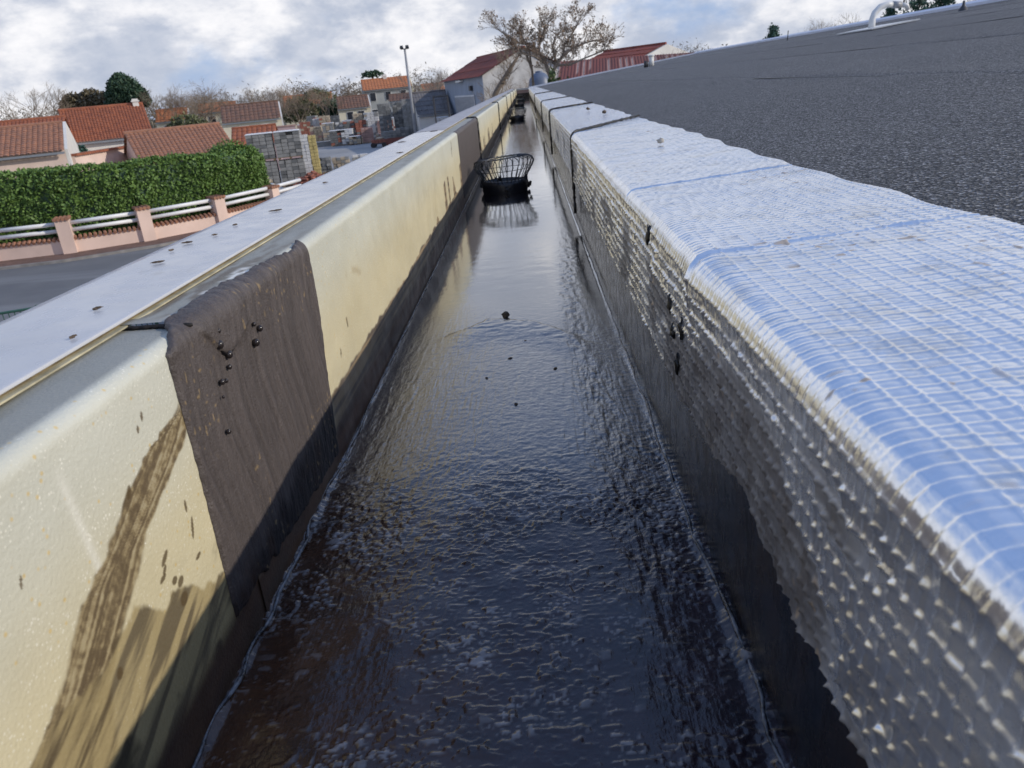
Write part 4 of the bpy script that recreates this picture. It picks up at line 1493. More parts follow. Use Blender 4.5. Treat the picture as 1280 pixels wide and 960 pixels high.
def house(name, loc, rz, L, Wd, eave, ridge, wall, roofm, label, pitch=0.25, rows=12, over=0.35, cat='house', group=None, wins=(), chimneys=(), parapet=0.0,
          gable=None, rowamp=0.055, ridge_off=0.5):
    t = thing(name, loc, label, cat, group, rz)
    mb = MB()
    rm = Wd * ridge_off
    prof = [(0, 0), (0, eave), (rm, ridge), (Wd, eave), (Wd, 0)]
    b0 = len(mb.v)
    for x in (0, L):
        for (y, z) in prof:
            mb.v.append((x, y, z))
    mb.f += [(4, 3, 2, 1, 0), (5, 6, 7, 8, 9)]
    for i in range(5):
        j = (i + 1) % 5
        mb.f.append((i, j, 5 + j, 5 + i))
    mb.build('wall', M[wall], t)
    if gable:
        mb = MB()
        mb.prism([(y, z) for y, z in ((0.0, 0), (0.0, eave), (rm, ridge + parapet), (Wd, eave), (Wd, 0))], 0, 0.16)
        o = mb.build('gable_wall', M[gable], t)
        o.rotation_euler = (0, 0, math.pi / 2)
        o.location = (L + 0.17, 0, 0)
    sl = (ridge - eave) / rm
    ex = 0.0 if gable else 0.15
    rf = tiled('roof', (-ex, -over, eave - over * sl), (L + ex, -over, eave - over * sl), (-ex, rm, ridge), (L + ex, rm, ridge), roofm, t, pitch, rows, rowamp)
    sl2 = (ridge - eave) / (Wd - rm)
    rb = tiled('roof', (-ex, Wd + over, eave - over * sl2), (L + ex, Wd + over, eave - over * sl2), (-ex, rm, ridge), (L + ex, rm, ridge), roofm, t, pitch * 2, max(3, rows // 2), rowamp)
    mb = MB()
    mb.tube([(-ex, rm, ridge + 0.08), (L + ex, rm, ridge + 0.08)], 0.11, 7)
    mb.build('ridge_tiles', M[roofm], rf)
    mb = MB()
    mb.box((L / 2, -over + 0.02, eave - over * sl - 0.06), (L + 2 * ex, 0.10, 0.12))
    mb.build('gutter', M['shutter_grey'], rf)
    for (cx, cy, ch, cw) in chimneys:
        mb = MB()
        mb.box((cx, cy, (eave + ridge) / 2 + ch / 2), (cw, cw, ridge - eave + ch))
        mb.box((cx, cy, ridge + ch / 2 + 0.05), (cw + 0.16, cw + 0.16, 0.1))
        mb.build('chimney', M['render_white'], rf)
    for (side, u, z, w, h_) in wins:
        mb = MB()
        mb.box((0, 0, 0), (w + 0.16, 0.10, h_ + 0.16))
        o = mb.build('window', M['render_white'], t)
        mb = MB()
        mb.box((0, -0.06, 0), (w, 0.05, h_))
        mb.build('pane', M['glass_dark'], o)
        if side == 'f':
            o.location = (u, -0.02, z)
        else:
            o.location = (L + (0.19 if gable else 0.02), u, z)
            o.rotation_euler = (0, 0, math.pi / 2)
    return t


def right_end(xr, yr, L, rz):
    """origin so that the right front eave corner lands on (xr, yr)"""
    return (xr - L * math.cos(rz), yr - L * math.sin(rz), 0)


rz = 0.445
house('tiled_house', right_end(-26.5, 45.0, 14, rz), rz, 14, 7.6, 3.86, 5.22, 'render_pink', 'tile_old', 'pink house with worn terracotta roof and white gable wall, nearest left behind the hedge',
      pitch=0.27, rows=14, gable='render_white', parapet=0.12)
rz = 0.50
house('tiled_house', right_end(-29.7, 62.8, 5.9, rz), rz, 5.9, 7.0, 4.0, 6.2, 'render_white', 'tile_red', 'white house with a big plain red tiled roof and white chimney', pitch=0.22, rows=18,
      chimneys=((5.5, 3.4, 0.45, 0.45),), wins=(('f', 4.6, 2.6, 0.9, 1.2),))
house('tiled_house', right_end(-33.6, 57.5, 9, 0.42), 0.42, 9, 5, 4.6, 5.7, 'render_pink', 'tile_red', 'low red roof showing just above the worn terracotta roof at far left', pitch=0.25, rows=8,
      chimneys=((3.3, 2.5, 0.3, 0.25),))
rz = 0.60
house('tiled_house', right_end(-18.7, 50.4, 5.6, rz), rz, 5.6, 6.5, 2.60, 4.25, 'render_rose', 'tile_old', 'outbuilding with a faded pinkish tile roof above the hedge end', pitch=0.25, rows=14)

# boundary walls between the houses
w = thing('boundary_wall', (-28.0, 52.0, 0), 'pink boundary wall capped with red tiles between the two tiled roofs', 'wall')
mb = MB()
seg_box(mb, (-26.75, 46.0), (-26.9, 56.6), 0, 3.38, 0.3)
local(mb.build('wall_face', M['render_pink'], w), w)
mb = MB()
for k in range(44):
    mb.box((-26.75 - 0.15 * k / 44, 46.1 + k * 0.24, 3.45), (0.62, 0.21, 0.13), 0.0)
local(mb.build('tile_coping', M['tile_red'], w), w)
o = thing('pool_cover', (-33.6, 56.5, 0), 'light blue plastic sheet standing by the white house wall', 'cover')
mb = MB()
mb.box((0, 0, 1.85), (1.9, 0.25, 3.6), 0.5)
mb.build('sheet', M['pool_blue'], o)
mb = MB()
mb.box((0, 0, 3.68), (1.96, 0.30, 0.06), 0.5)
mb.build('top_bar', M['rail_white'], o)
leafy('spiky_plant', (-31.2, 54.5, 0), 'green feathery plant in front of the light blue sheet', 'plant',
      [(0, 0, 3.1, 0.9, 0.6, 0.4), (0.3, 0, 3.45, 0.35, 0.3, 0.3), (0, 0, 1.7, 0.5, 0.5, 1.3)], 1200, 0.13, 'leaf_fir', [([(0, 0, 0), (0, 0, 2.3)], [0.08, 0.04])])

# far houses, each where its bearing and height put it
FH = [  # x, y, rz, L, W, eave, ridge, wall, roof, label
    (-51.0, 110, 0.30, 4.2, 5, 4.6, 6.0, 'render_cream', 'tile_orange', 'small far house with orange roof right of the pine'),
    (-49.0, 120, 0.25, 5.5, 5, 5.2, 6.3, 'render_cream', 'tile_orange', 'far low house with pale ochre roof and sunlit gable among bare trees'),
    (-35.0, 92, 0.30, 6.6, 6.5, 3.9, 5.6, 'render_cream', 'tile_brown', 'far house with dull brown roof and cream gable behind the block stacks'),
    (-41.4, 138, 0.22, 8.4, 7, 4.9, 6.5, 'render_cream', 'tile_orange', 'far house with bright orange roof and white gable behind the yard'),
    (-29.3, 126, 0.25, 5.0, 5.5, 3.9, 5.5, 'render_cream', 'tile_brown', 'far house with brown roof and small white gable left of the yellow house'),
    (-27.4, 138, 0.22, 8.4, 7.2, 6.3, 7.9, 'render_grey', 'tile_orange', 'two storey yellow house with shade-grey front, orange roof and sunny gable'),  # front's shade painted in as grey render; gable keeps the yellow
    (-17.5, 142, 0.30, 4.0, 5, 4.8, 6.3, 'render_cream', 'tile_orange', 'orange roofed house partly hidden between yellow gable and barn'),
]
for (x, y, rz, L, Wd, e, r, wm, rm_, lab) in FH:
    two = 'two storey' in lab
    house('tiled_house', (x, y, 0), rz, L, Wd, e, r, wm, rm_, lab, pitch=0.5, rows=6, over=0.3, gable='render_yellow' if two else 'render_white',
          wins=tuple(('f', u, z, 0.9, 1.3) for u in (1.6, 4.2, 6.8) for z in (5.1, 2.4)) if two else (('f', L * 0.35, e - 1.2, 0.9, 1.1), ('f', L * 0.7, e - 1.2, 0.9, 1.1)),
          chimneys=((L * 0.5, Wd * 0.5, 0.7, 0.6),) if two or L > 8 else ())
house('store_building', (-11.5, 86, 0), 0.25, 3.5, 6, 3.0, 5.0, 'render_white', 'slate_grey', 'low white store with a grey sheet roof against the barn', pitch=0.3, rows=5, cat='store',
      rowamp=0.03)
house('tiled_house', (-20.4, 122, 0), 0.1, 4.6, 5, 4.3, 5.1, 'render_grey', 'tile_brown', 'low brown roofed annexe in front of the two storey house', pitch=0.5, rows=5)
house('store_building', (-24.6, 66, 0), 0.2, 3.4, 4, 2.4, 3.55, 'render_mauve', 'tile_red', 'small mauve shed with red lean-to roof behind the faded tile roof', pitch=0.4, rows=5, cat='shed')
w = thing('boundary_wall', (-24.5, 74, 0), 'long mauve wall behind the small red roofed shed', 'wall')
mb = MB()
seg_box(mb, (-27.5, 74.5), (-22.0, 76.0), 0, 3.2, 0.3)
local(mb.build('wall_face', M['render_mauve'], w), w)
mb = MB()
seg_box(mb, (-27.6, 74.5), (-21.9, 76.0), 3.2, 3.32, 0.4)
local(mb.build('coping', M['block_pink'], w), w)

# ------------------------------------------------------------------ barn and rusty sheds at the end of the gutter
bar = thing('barn', (-3.75, 75, 0), 'big grey sheet clad barn with a dark red roof', 'barn', rz=0)
ld, gd = np.array((-0.30, 0.954)), np.array((0.954, 0.30))
LB, WB, HE, HR = 17.0, 8.2, 6.0, 8.05


def bp(l, g, z):
    p = ld * l + gd * g
    return (p[0], p[1], z)


mb = MB()
b0 = [bp(0, 0, 0), bp(0, WB, 0), bp(0, WB, HE), bp(0, WB / 2, HR - 0.05), bp(0, 0, HE)]
b1 = [bp(LB, 0, 0), bp(LB, WB, 0), bp(LB, WB, HE), bp(LB, WB / 2, HR - 0.05), bp(LB, 0, HE)]
mb.poly(b0)
mb.build('gable_wall', M['barn_gable'], bar)
mb = MB()
mb.poly(b1[::-1])
mb.poly([b0[1], b1[1], b1[2], b0[2]])
mb.build('rear_wall', M['barn_gable'], bar)
n = 120                                                # corrugated long wall
u = np.linspace(0, 1, n * 4 + 1)
Uu, Zz = np.meshgrid(u * LB, np.array([0, 2.0, 4.0, HE]), indexing='ij')
off = 0.03 * np.abs(np.sin(Uu / LB * n * math.pi))
V = np.stack((ld[0] * Uu - gd[0] * off, ld[1] * Uu - gd[1] * off, Zz), -1)
link('side_wall', grid_mesh('side_wall', V, smooth=False), M['barn_cladding'], bar)
rf = tiled('roof', bp(LB + .3, -0.4, HE - 0.15), bp(-0.3, -0.4, HE - 0.15), bp(LB + .3, WB / 2, HR), bp(-.3, WB / 2, HR), 'rusty_sheet', bar, 0.30, 3, 0.04)
tiled('roof', bp(LB + .3, WB + 0.4, HE - 0.15), bp(-0.3, WB + 0.4, HE - 0.15), bp(LB + .3, WB / 2, HR), bp(-.3, WB / 2, HR), 'rusty_sheet', bar, 0.30, 3, 0.04)
mb = MB()
mb.tube([bp(LB + .3, WB / 2, HR + 0.05), bp(-.3, WB / 2, HR + 0.05)], 0.12, 7)
mb.build('ridge_cap', M['rusty_sheet'], rf)
# bottom door in the long wall, lamp and hoist block
an = math.atan2(ld[1], ld[0])
mb = MB()
c = bp(7.6, -0.12, 2.2)
mb.box(c, (8.4, 0.10, 4.4), an)
dr = mb.build('sliding_door', M['gate_sheet'], bar)
mb = MB()
for k in range(28):
    mb.box(bp(3.55 + k * 0.3, -0.185, 2.15), (0.07, 0.04, 4.2), an)
mb.build('door_rib', M['steel_grey'], dr)
mb = MB()
mb.box(bp(4.2, -0.2, 5.0), (0.6, 0.25, 0.45), an)
mb.build('lamp_box', M['steel_dark'], bar)
mb = MB()
mb.box(bp(8.6, -0.25, 5.75), (2.2, 0.3, 0.16), an)
mb.build('door_lamp', M['vent_white'], bar)
g = thing('gate_frame', (-7.3, 70, 0), 'dark steel goalpost frame standing before the barn side wall', 'frame')
mb = MB()
mb.tube([(-0.6, 0, 0), (-0.6, 0, 4.65)], 0.07, 8)
mb.build('post', M['steel_dark'], g)
mb = MB()
mb.tube([(0.62, 0, 0), (0.62, 0, 4.65)], 0.07, 8)
mb.build('post', M['steel_dark'], g)
mb = MB()
mb.tube([(-0.66, 0, 4.6), (0.68, 0, 4.6)], 0.07, 8)
mb.build('top_beam', M['steel_dark'], g)
mb = MB()
mb.tube([(-0.6, 0, 3.4), (0.62, 0, 3.4)], 0.05, 8)
mb.build('cross_bar', M['steel_dark'], g)

# rusty lean-to seen over the felt roof
sh = thing('rusty_shed', (2.2, 60, 0), 'long low shed with streaked rust red corrugated roof beyond the felt', 'shed')
nu = 60
U = np.linspace(0, 1, nu * 6 + 1)
Vv = np.linspace(0, 1, 9)
UU, VV = np.meshgrid(U, Vv, indexing='ij')
eL, eR = np.array((0.0, -1.5, 4.55)), np.array((30.0, 10.0, 4.55))
rL, rR = np.array((0.7, 4.5, 6.32)), np.array((30.0, 16.0, 5.72))
P = lerp(lerp(eL, eR, UU[..., None]), lerp(rL, rR, UU[..., None]), VV[..., None])
P[..., 2] += 0.05 * np.abs(np.sin(UU * nu * 2 * math.pi))
colr = np.ones(P.shape) * np.array([0.18, 0.042, 0.026])
colr = lerp(colr, np.array([0.10, 0.03, 0.024]), fbm(UU * 70, VV * 2, 3, 3)[..., None])
kk = np.floor(UU * nu).astype(int)
pale_streak = (_tab[(kk * 3) % 512, 7] > 0.38) & (UU * nu - kk < 0.28)  # pale rust streaks down some of the sheet ribs
ln = _tab[kk % 512, 11] * 0.6
colr = np.where((pale_streak & (VV > ln) & (VV < 0.97))[..., None], np.array([0.42, 0.30, 0.26]), colr)
link('roof', grid_mesh('roof', P, colr, smooth=False), M['streaked_sheet'], sh)
mb = MB()
mb.poly([eL + (0, .3, -.1), eR + (0, .3, -.1), (30, 10.3, 0), (0, -1.2, 0)])
mb.poly([eL + (.05, .3, -.1), rL + (.05, -.2, -.1), (0.75, 4.3, 0), (0.05, -1.2, 0)])
mb.poly([rL + (0, -.2, -.1), rR + (0, -.2, -.1), (30, 15.8, 0), (0.7, 4.3, 0)])
mb.build('wall', M['barn_gable'], sh)
house('rusty_shed', (5.55, 77.7, 0), -0.927, 8.0, 5.75, 6.18, 7.06, 'barn_gable', 'rusty_sheet', 'gabled shed with plain rust red roof rising behind the streaked roof', pitch=0.4, rows=3, cat='shed',
      rowamp=0.03, gable='render_white')
tk = thing('blue_tank', (0.95, 50, 0), 'big blue domed tank half hidden behind the bare tree', 'tank')
mb = MB()
mb.lathe([(0.66, 0), (0.7, 0.3), (0.7, 4.7), (0.62, 5.15), (0.42, 5.42), (0.2, 5.53), (0.0, 5.54)], n=24)
mb.build('shell', M['tank_blue'], tk, True)
mb = MB()
mb.lathe([(0.22, 5.51), (0.22, 5.60), (0.0, 5.62)], n=14)
mb.build('lid', M['tank_blue'], tk, True)


# ------------------------------------------------------------------ bare trees
def grow(mb, leafp, p, dr, ln, rad, depth, rr, spread=0.55, up=0.12, n=5):
    p = Vector(p)
    dr = Vector(dr).normalized()
    pts, rads = [p[:]], [rad]
    q = p.copy()
    k = 3 if depth > 1 else 2
    for i in range(k):
        dr = (dr + Vector((rr.gauss(0, .13), rr.gauss(0, .13), rr.gauss(0, .10) + up * 0.35))).normalized()
        q = q + dr * ln / k
        pts.append(q[:])
        rads.append(rad * (1 - 0.42 * (i + 1) / k))
    mb.tube(pts, rads, n if depth > 2 else 3, False)
    if depth <= 0:
        leafp.append(q[:])
        return
    kids = 3 if depth > 1 else 4
    for j in range(kids):
        t = 0.45 + 0.55 * (j + 1) / kids
        f = t * k
        i = min(int(f), k - 1)
        s = Vector(pts[i]).lerp(Vector(pts[i + 1]), f - i)
        nd = (dr + Vector((rr.gauss(0, spread), rr.gauss(0, spread), rr.gauss(0, spread * .7) + up))).normalized()
        grow(mb, leafp, s, nd, ln * (0.58 + 0.22 * rr.random()), max(rad * 0.56, 0.007), depth - 1, rr, spread, up, n)


def bare_tree_meshes(seed, h, depth, spread=0.5):
    rr = random.Random(seed)
    mb = MB()
    mb.tube([(0, 0, 0), (0.05, 0, h * 0.18), (0.0, 0.05, h * 0.34)], [h * 0.026, h * 0.02, h * 0.017], 7)
    trunk = mb.mesh('trunk', True)
    mb = MB()
    lp = []
    for k in range(5):
        a = k * 1.256 + rr.random()
        grow(mb, lp, (0, 0.03, h * (0.20 + 0.035 * k)), (math.cos(a) * 0.6, math.sin(a) * 0.6, 0.9), h * 0.30, h * 0.010, depth, rr, spread)
    return trunk, mb.mesh('crown')


# main bare tree at the end of the roof
mt = thing('bare_tree', (1.35, 45, 0), 'large spreading bare tree with a few brown leaves at the end of the gutter', 'tree')
mb = MB()
mb.tube([(0.1, 0, 0), (0.12, 0, 2.5), (0.05, 0, 4.6), (0.12, 0, 5.15)], [0.26, 0.20, 0.15, 0.12], 9)
mb.tube([(-0.8, 0.3, 0), (-0.82, 0.3, 3), (-0.86, 0.3, 5.6), (-0.95, 0.3, 6.9)], [0.13, 0.10, 0.065, 0.04], 7)
mb.build('trunk', M['bark'], mt, True)
limbs = [[(0.12, 0, 5.1), (-0.1, .1, 5.9), (-0.45, .2, 6.7), (-0.95, .3, 7.2), (-1.45, .2, 7.4), (-2.2, 0, 8.15), (-2.45, 0, 8.45)],
         [(0.12, 0, 5.1), (0.45, -.1, 5.75), (0.9, -.2, 6.25), (1.4, -.2, 6.55), (2.1, -.1, 6.9), (2.6, 0, 7.0), (3.0, 0, 6.95)],
         [(-0.45, .2, 6.7), (-0.3, .3, 7.3), (-0.1, .3, 7.9), (0.05, .2, 8.5)],
         [(0.9, -.2, 6.25), (1.0, 0, 6.9), (1.4, .2, 7.6), (1.75, .2, 8.3), (1.9, 0.2, 8.75)],
         [(0.05, 0, 4.9), (0.5, .4, 5.9), (0.35, .6, 6.9), (0.6, .6, 7.8)],
         [(0.45, -.1, 5.75), (1.2, -.6, 5.7), (2.0, -.9, 5.95), (2.9, -1, 6.2), (3.3, -1, 6.3)],
         [(-0.86, .3, 5.6), (-1.1, .4, 6.5), (-1.6, .4, 6.9), (-2.0, .4, 7.0)],
         [(-0.95, .3, 6.9), (-1.2, .3, 7.6), (-1.35, .3, 8.3)],
         [(-0.1, .1, 5.9), (-0.7, -.4, 6.3), (-1.3, -.6, 6.5), (-1.9, -.6, 6.7)]]
rr = random.Random(12)
lp = []
mb = MB()
for L_ in limbs:
    L_ = [(x_, y_, z_ - max(0.0, z_ - 6.4) * 0.34) for (x_, y_, z_) in L_]
    m = len(L_)
    r0 = 0.095 if L_[0][2] < 5.5 else 0.055
    mb.tube(L_, [r0 * (1 - 0.8 * i / (m - 1)) + 0.012 for i in range(m)], 7)
    for i in range(1, m):
        for j in range(5):
            a, b_ = Vector(L_[i - 1]), Vector(L_[i])
            p = a.lerp(b_, rr.random())
            dd = (b_ - a).normalized() * 0.5 + Vector((rr.gauss(0, .5), rr.gauss(0, .5), abs(rr.gauss(0.35, .4))))
            grow(mb, lp, p, dd, 0.36 + 0.30 * rr.random(), 0.016, 3, rr, 0.60, 0.12, 4)
mb.build('branches', M['bark_grey'], mt)
lp = np.array(lp)
sel = lp[rng.random(len(lp)) < 0.55]
o = link('dry_leaves', leaves_mesh('dry_leaves', sel + rng.normal(size=sel.shape) * 0.03, 0.055), M['leaf_dry'], mt)
leafy('ivy_bush', (1.75, 43.5, 0), 'green ivy growing at the foot of the large bare tree', 'bush',
      [(-0.1, 0, 4.2, 0.55, 0.5, 1.0), (-0.25, 0, 5.0, 0.22, 0.3, 0.6), (0.6, 0, 4.2, 0.45, 0.4, 0.85), (-1.2, 0, 4.1, 0.35, 0.3, 0.7), (0.2, 0, 2.4, 0.9, 0.7, 1.8)], 2600, 0.09, 'leaf_ivy',
      [([(0, 0, 0), (0, 0, 4)], [0.1, 0.05])])
# leaning trunk and twiggy scrub in front of the barn gable
lt = thing('leaning_tree', (-2.75, 52, 0), 'bare tree leaning right in front of the barn gable', 'tree')
mb = MB()
mb.tube([(-0.3, 0, 0), (0.0, 0, 2.6), (0.9, 0, 4.6), (2.0, 0, 6.0), (2.7, 0, 6.8)], [0.26, 0.22, 0.17, 0.12, 0.05], 8)
mb.build('trunk', M['bark'], lt, True)
rr = random.Random(5)
mb, lp = MB(), []
for i in range(26):
    t = rr.random()
    p = Vector((0, 0, 2.6)).lerp(Vector((2.5, 0, 6.6)), t)
    grow(mb, lp, p, (rr.gauss(0, .6), rr.gauss(0, .6), 0.8), 0.9, 0.028, 2, rr, 0.5, 0.12, 4)
mb.build('branches', M['bark_pale'], lt)
for i, (x, y, h, sd) in enumerate(((-1.7, 62, 4.6, 71), (-1.0, 60, 5.6, 72), (-0.3, 49, 5.0, 73), (0.4, 56, 5.8, 74))):
    t = thing('scrub_tree', (x, y, 0), 'pale twiggy bare sapling in the thicket before the barn gable', 'tree', 'bare saplings before the barn gable')
    tr, cr = bare_tree_meshes(sd, h, 4, 0.5)
    link('trunk', tr, M['bark_pale'], t)
    link('crown', cr, M['bark_pale'], t)

# bare trees along the horizon: five shapes, copied
kinds = [bare_tree_meshes(s, 10, 5, sp) for s, sp in ((21, .45), (22, .6), (23, .5), (24, .38), (25, .55))]
BT = [(-65.5, 108, 11.0, 0, 'bark_pale'), (-69.5, 115, 8.2, 1, 'bark_pale'), (-62.5, 118, 9.0, 2, 'bark_grey'), (-51.2, 112, 9.4, 3, 'bark_pale'), (-48.5, 116, 9.9, 1, 'bark_pale'), (-45.2, 112, 8.6, 2, 'bark_pale'),
      (-42.4, 118, 8.4, 4, 'bark_pale'), (-39.5, 122, 8.2, 0, 'bark_grey'), (-37.0, 116, 7.8, 1, 'bark_pale'), (-35.0, 124, 8.3, 2, 'bark_pale'), (-31.4, 128, 8.2, 4, 'bark_pale'), (-28.5, 150, 8.4, 1, 'bark_grey'),
      (-56, 140, 9.3, 0, 'bark_grey'), (-60, 150, 9.5, 2, 'bark_grey'), (-74, 120, 8.5, 4, 'bark_pale'), (-79, 130, 9.0, 1, 'bark_pale'), (-24.6, 155, 8.3, 3, 'bark_grey'),
      (-12.2, 112, 8.9, 1, 'bark_grey'), (-10.4, 116, 8.0, 2, 'bark_grey'), (-14.6, 125, 8.2, 4, 'bark_grey'), (-44, 150, 9.2, 3, 'bark_pale'), (-52, 160, 9.5, 4, 'bark_pale'), (-38, 165, 9, 0, 'bark_pale'),
      (11.0, 66, 6.9, 1, 'bark_grey'), (13.0, 90, 7.3, 2, 'bark_pale'), (15.5, 95, 7.6, 0, 'bark_pale'), (20.0, 61, 7.5, 4, 'bark_pale'), (21.6, 62, 7.2, 1, 'bark_pale'), (22.8, 60, 7.1, 2, 'bark_pale'),
      (24.6, 63, 7.4, 3, 'bark_pale'), (31.5, 60, 8.6, 4, 'bark_pale'), (33.8, 62, 8.6, 1, 'bark_pale'), (36.5, 64, 8.9, 2, 'bark_pale'), (39.5, 65, 9.2, 0, 'bark_pale')]
for i, (x, y, h, k, bm_) in enumerate(BT):
    right = x > 5
    t = thing('bare_tree', (x, y, 0), 'leafless winter tree beyond the felt roof ridge' if right else 'leafless winter tree in the tree line behind the houses', 'tree',
              'bare trees beyond the roof ridge' if right else 'bare trees along the horizon')
    t.scale = (h / 10 * 1.15, h / 10 * 1.15, h / 10 * 0.93)
    t.rotation_euler = (0, 0, i * 1.7)
    for me, nm in zip(kinds[k], ('trunk', 'crown')):
        o = bpy.data.objects.new(nm, me)
        COL.objects.link(o)
        o.parent = t
        if not me.materials:
            me.materials.append(M[bm_])
        o.material_slots[0].link = 'OBJECT'
        o.material_slots[0].material = M[bm_]
    if right and x < 30:                                # fine twigs thicken the low crowns seen over the ridge
        link('twigs', leaves_mesh('twigs', crown_pts([(0, 0, 6.6, 3.4, 3.0, 2.6)], 900, 0.15), 0.42, aspect=0.10), M['twig_tan'], t)

# the wood that closes the view: one mass of bare twigs and dull foliage
P = []
for i in range(230):
    a = math.radians(-62 + 112 * rng.random())
    r = 190 + 110 * rng.random()
    h = (6.2 + 4.6 * rng.random()) * r / 200
    x, y = math.sin(a) * r, math.cos(a) * r
    P.append(crown_pts([(x, y, h * 0.55, 6.5, 6.5, h * 0.45), (x + 4, y, h * 0.42, 6, 6, h * 0.42)], 360, 0.0))
P = np.concatenate(P)
o = link('far_wood', leaves_mesh('far_wood', P, 0.44, aspect=0.3), M['wood_brown'])
base_props(o, 'band of brown bare woodland closing the horizon behind the houses', 'wood', None, 'stuff')

# evergreens
leafy('pine_tree', (-54.2, 110, 0), 'dark green round topped pine beside the big red roof', 'tree',
      [(0, 0, 9.2, 2.1, 1.8, 1.6), (-1.1, 0, 8.2, 1.6, 1.5, 1.2), (1.3, 0, 8.2, 1.7, 1.5, 1.2), (-0.2, 0, 10.2, 1.2, 1.2, 1.0), (1.9, 0.3, 7.4, 1.2, 1.2, 0.8), (-2.1, 0, 7.4, 1.0, 1, 0.7)], 9000, 0.20, 'leaf_pine',
      [([(0, 0, 0), (0, 0, 9)], [0.35, 0.1])])
for i, (x, h, w_) in enumerate(((-62.6, 9.4, 1.9), (-60.0, 9.7, 1.8), (-57.6, 9.2, 2.0))):
    leafy('evergreen_tree', (x, 112, 0), ('brown tinged evergreen left of the pine, leftmost of three', 'brown tinged evergreen, middle and tallest of three left of the pine',
                                           'brown tinged evergreen touching the pine on its left')[i], 'tree',
          [(0, 0, h - 1.8, w_, 1.6, 1.7), (0.2, 0, h - 3.6, w_ * 1.15, 1.8, 2.0), (-0.5, 0, h - 0.9, w_ * 0.5, .8, .7)], 4500, 0.22, 'leaf_brown', [([(0, 0, 0), (0, 0, h - 2)], [0.3, 0.1])])
for i, (x, y, h, w_, lab) in enumerate(((-36.5, 142, 7.4, 2.4, 'low olive green tree top behind the brown roofed house'), (-52.8, 100, 5.0, 2.4, 'dark green shrubs under the bare trees right of the pine'),
                                        (-44.8, 105, 5.3, 2.2, 'olive shrub among the bare trees beside the ochre roof'), (-36.0, 128, 6.2, 2.2, 'olive tree left of the bright orange roof'),
                                        (-66.5, 103, 6.0, 1.6, 'dark shrub below the leftmost bare trees'), (-32.0, 132, 5.6, 1.6, 'green bush before the bright orange roof'),
                                        (-48.5, 96, 3.9, 3.0, 'clipped dark hedge clump above the faded tile roof'))):
    leafy('round_tree', (x, y, 0), lab, 'tree', [(0, 0, h - 1.4, w_, 1.6, 1.4), (w_ * 0.5, 0, h - 2.2, w_, 1.6, 1.5), (-w_ * .6, 0, h - 2.4, w_ * .8, 1.5, 1.4)], 3000, 0.2,
          'leaf_olive' if 'olive' in lab else 'leaf_pine', [([(0, 0, 0), (0, 0, h - 2)], [0.25, 0.1])])
# cedar with flat spreading top behind the yellow house
t = thing('cedar_tree', (-27.6, 150, 0), 'dark feathery palm-like tree above the orange roof of the yellow house', 'tree')
mb = MB()
mb.tube([(0, 0, 0), (0, 0, 8.6)], [0.3, 0.2], 8)
mb.build('trunk', M['bark'], t, True)
P = []
for k in range(16):
    a = k * 2.4
    ln = 1.5 + 0.6 * rng.random()
    s = np.linspace(0, 1, 90)
    zz = 8.6 + 0.6 * rng.random() + 0.5 * np.sin(s * 2.2) - 0.55 * s ** 2
    P.append(np.stack((math.cos(a) * s * ln, math.sin(a) * s * ln, zz), -1) + rng.normal(size=(90, 3)) * 0.10)
link('crown', leaves_mesh('crown', np.concatenate(P), 0.2), M['leaf_pine'], t)


def conifer(loc, h, w_, label):
    t = thing('conifer', loc, label, 'tree')
    mb = MB()
    mb.tube([(0, 0, 0), (0, 0, h * 0.97)], [h * 0.02, 0.01], 7)
    mb.build('trunk', M['bark'], t, True)
    P = []
    for k in range(70):
        f = (k + 0.5) / 70
        a = k * 2.399
        z0 = h * (0.25 + 0.75 * f)
        ln = w_ * (1.05 - f) * (0.7 + 0.5 * rng.random())
        s = rng.random(60) ** 0.7
        P.append(np.stack((math.cos(a) * s * ln, math.sin(a) * s * ln, z0 + 0.35 * s * ln), -1) + rng.normal(size=(60, 3)) * 0.06 * (1 + s[:, None]))
    link('crown', leaves_mesh('crown', np.concatenate(P), 0.10), M['leaf_fir'], t)


conifer((18.0, 60, 0), 7.1, 2.6, 'small dark conifer poking over the roof ridge, left of the hose')
conifer((27.2, 58, 0), 8.6, 4.2, 'tall blue green conifer behind the ridge beside the hose mast')
conifer((29.3, 59, 0), 8.3, 3.6, 'blue green conifer just right of the tall one behind the ridge')
conifer((25.7, 59, 0), 7.5, 2.6, 'short blue green conifer left of the tall one behind the ridge')

# ------------------------------------------------------------------ lamp post
t = thing('lamp_post', (-11.22, 80, 0), 'tall thin grey lamp post with floodlights in the yard', 'lamp post')
mb = MB()
mb.tube([(0, 0, 0), (0, 0, 5), (0, 0, 9.05)], [0.17, 0.14, 0.10], 10)
mb.build('pole', M['steel_grey'], t, True)
mb = MB()
mb.box((0, 0, 9.1), (0.76, 0.10, 0.08))
mb.build('cross_arm', M['steel_dark'], t)
for dx in (-0.27, 0.27):
    mb = MB()
    mb.box((dx, -0.09, 9.26), (0.34, 0.26, 0.23), 0, -0.5, 0.8)
    mb.build('floodlight', M['steel_dark'], t)

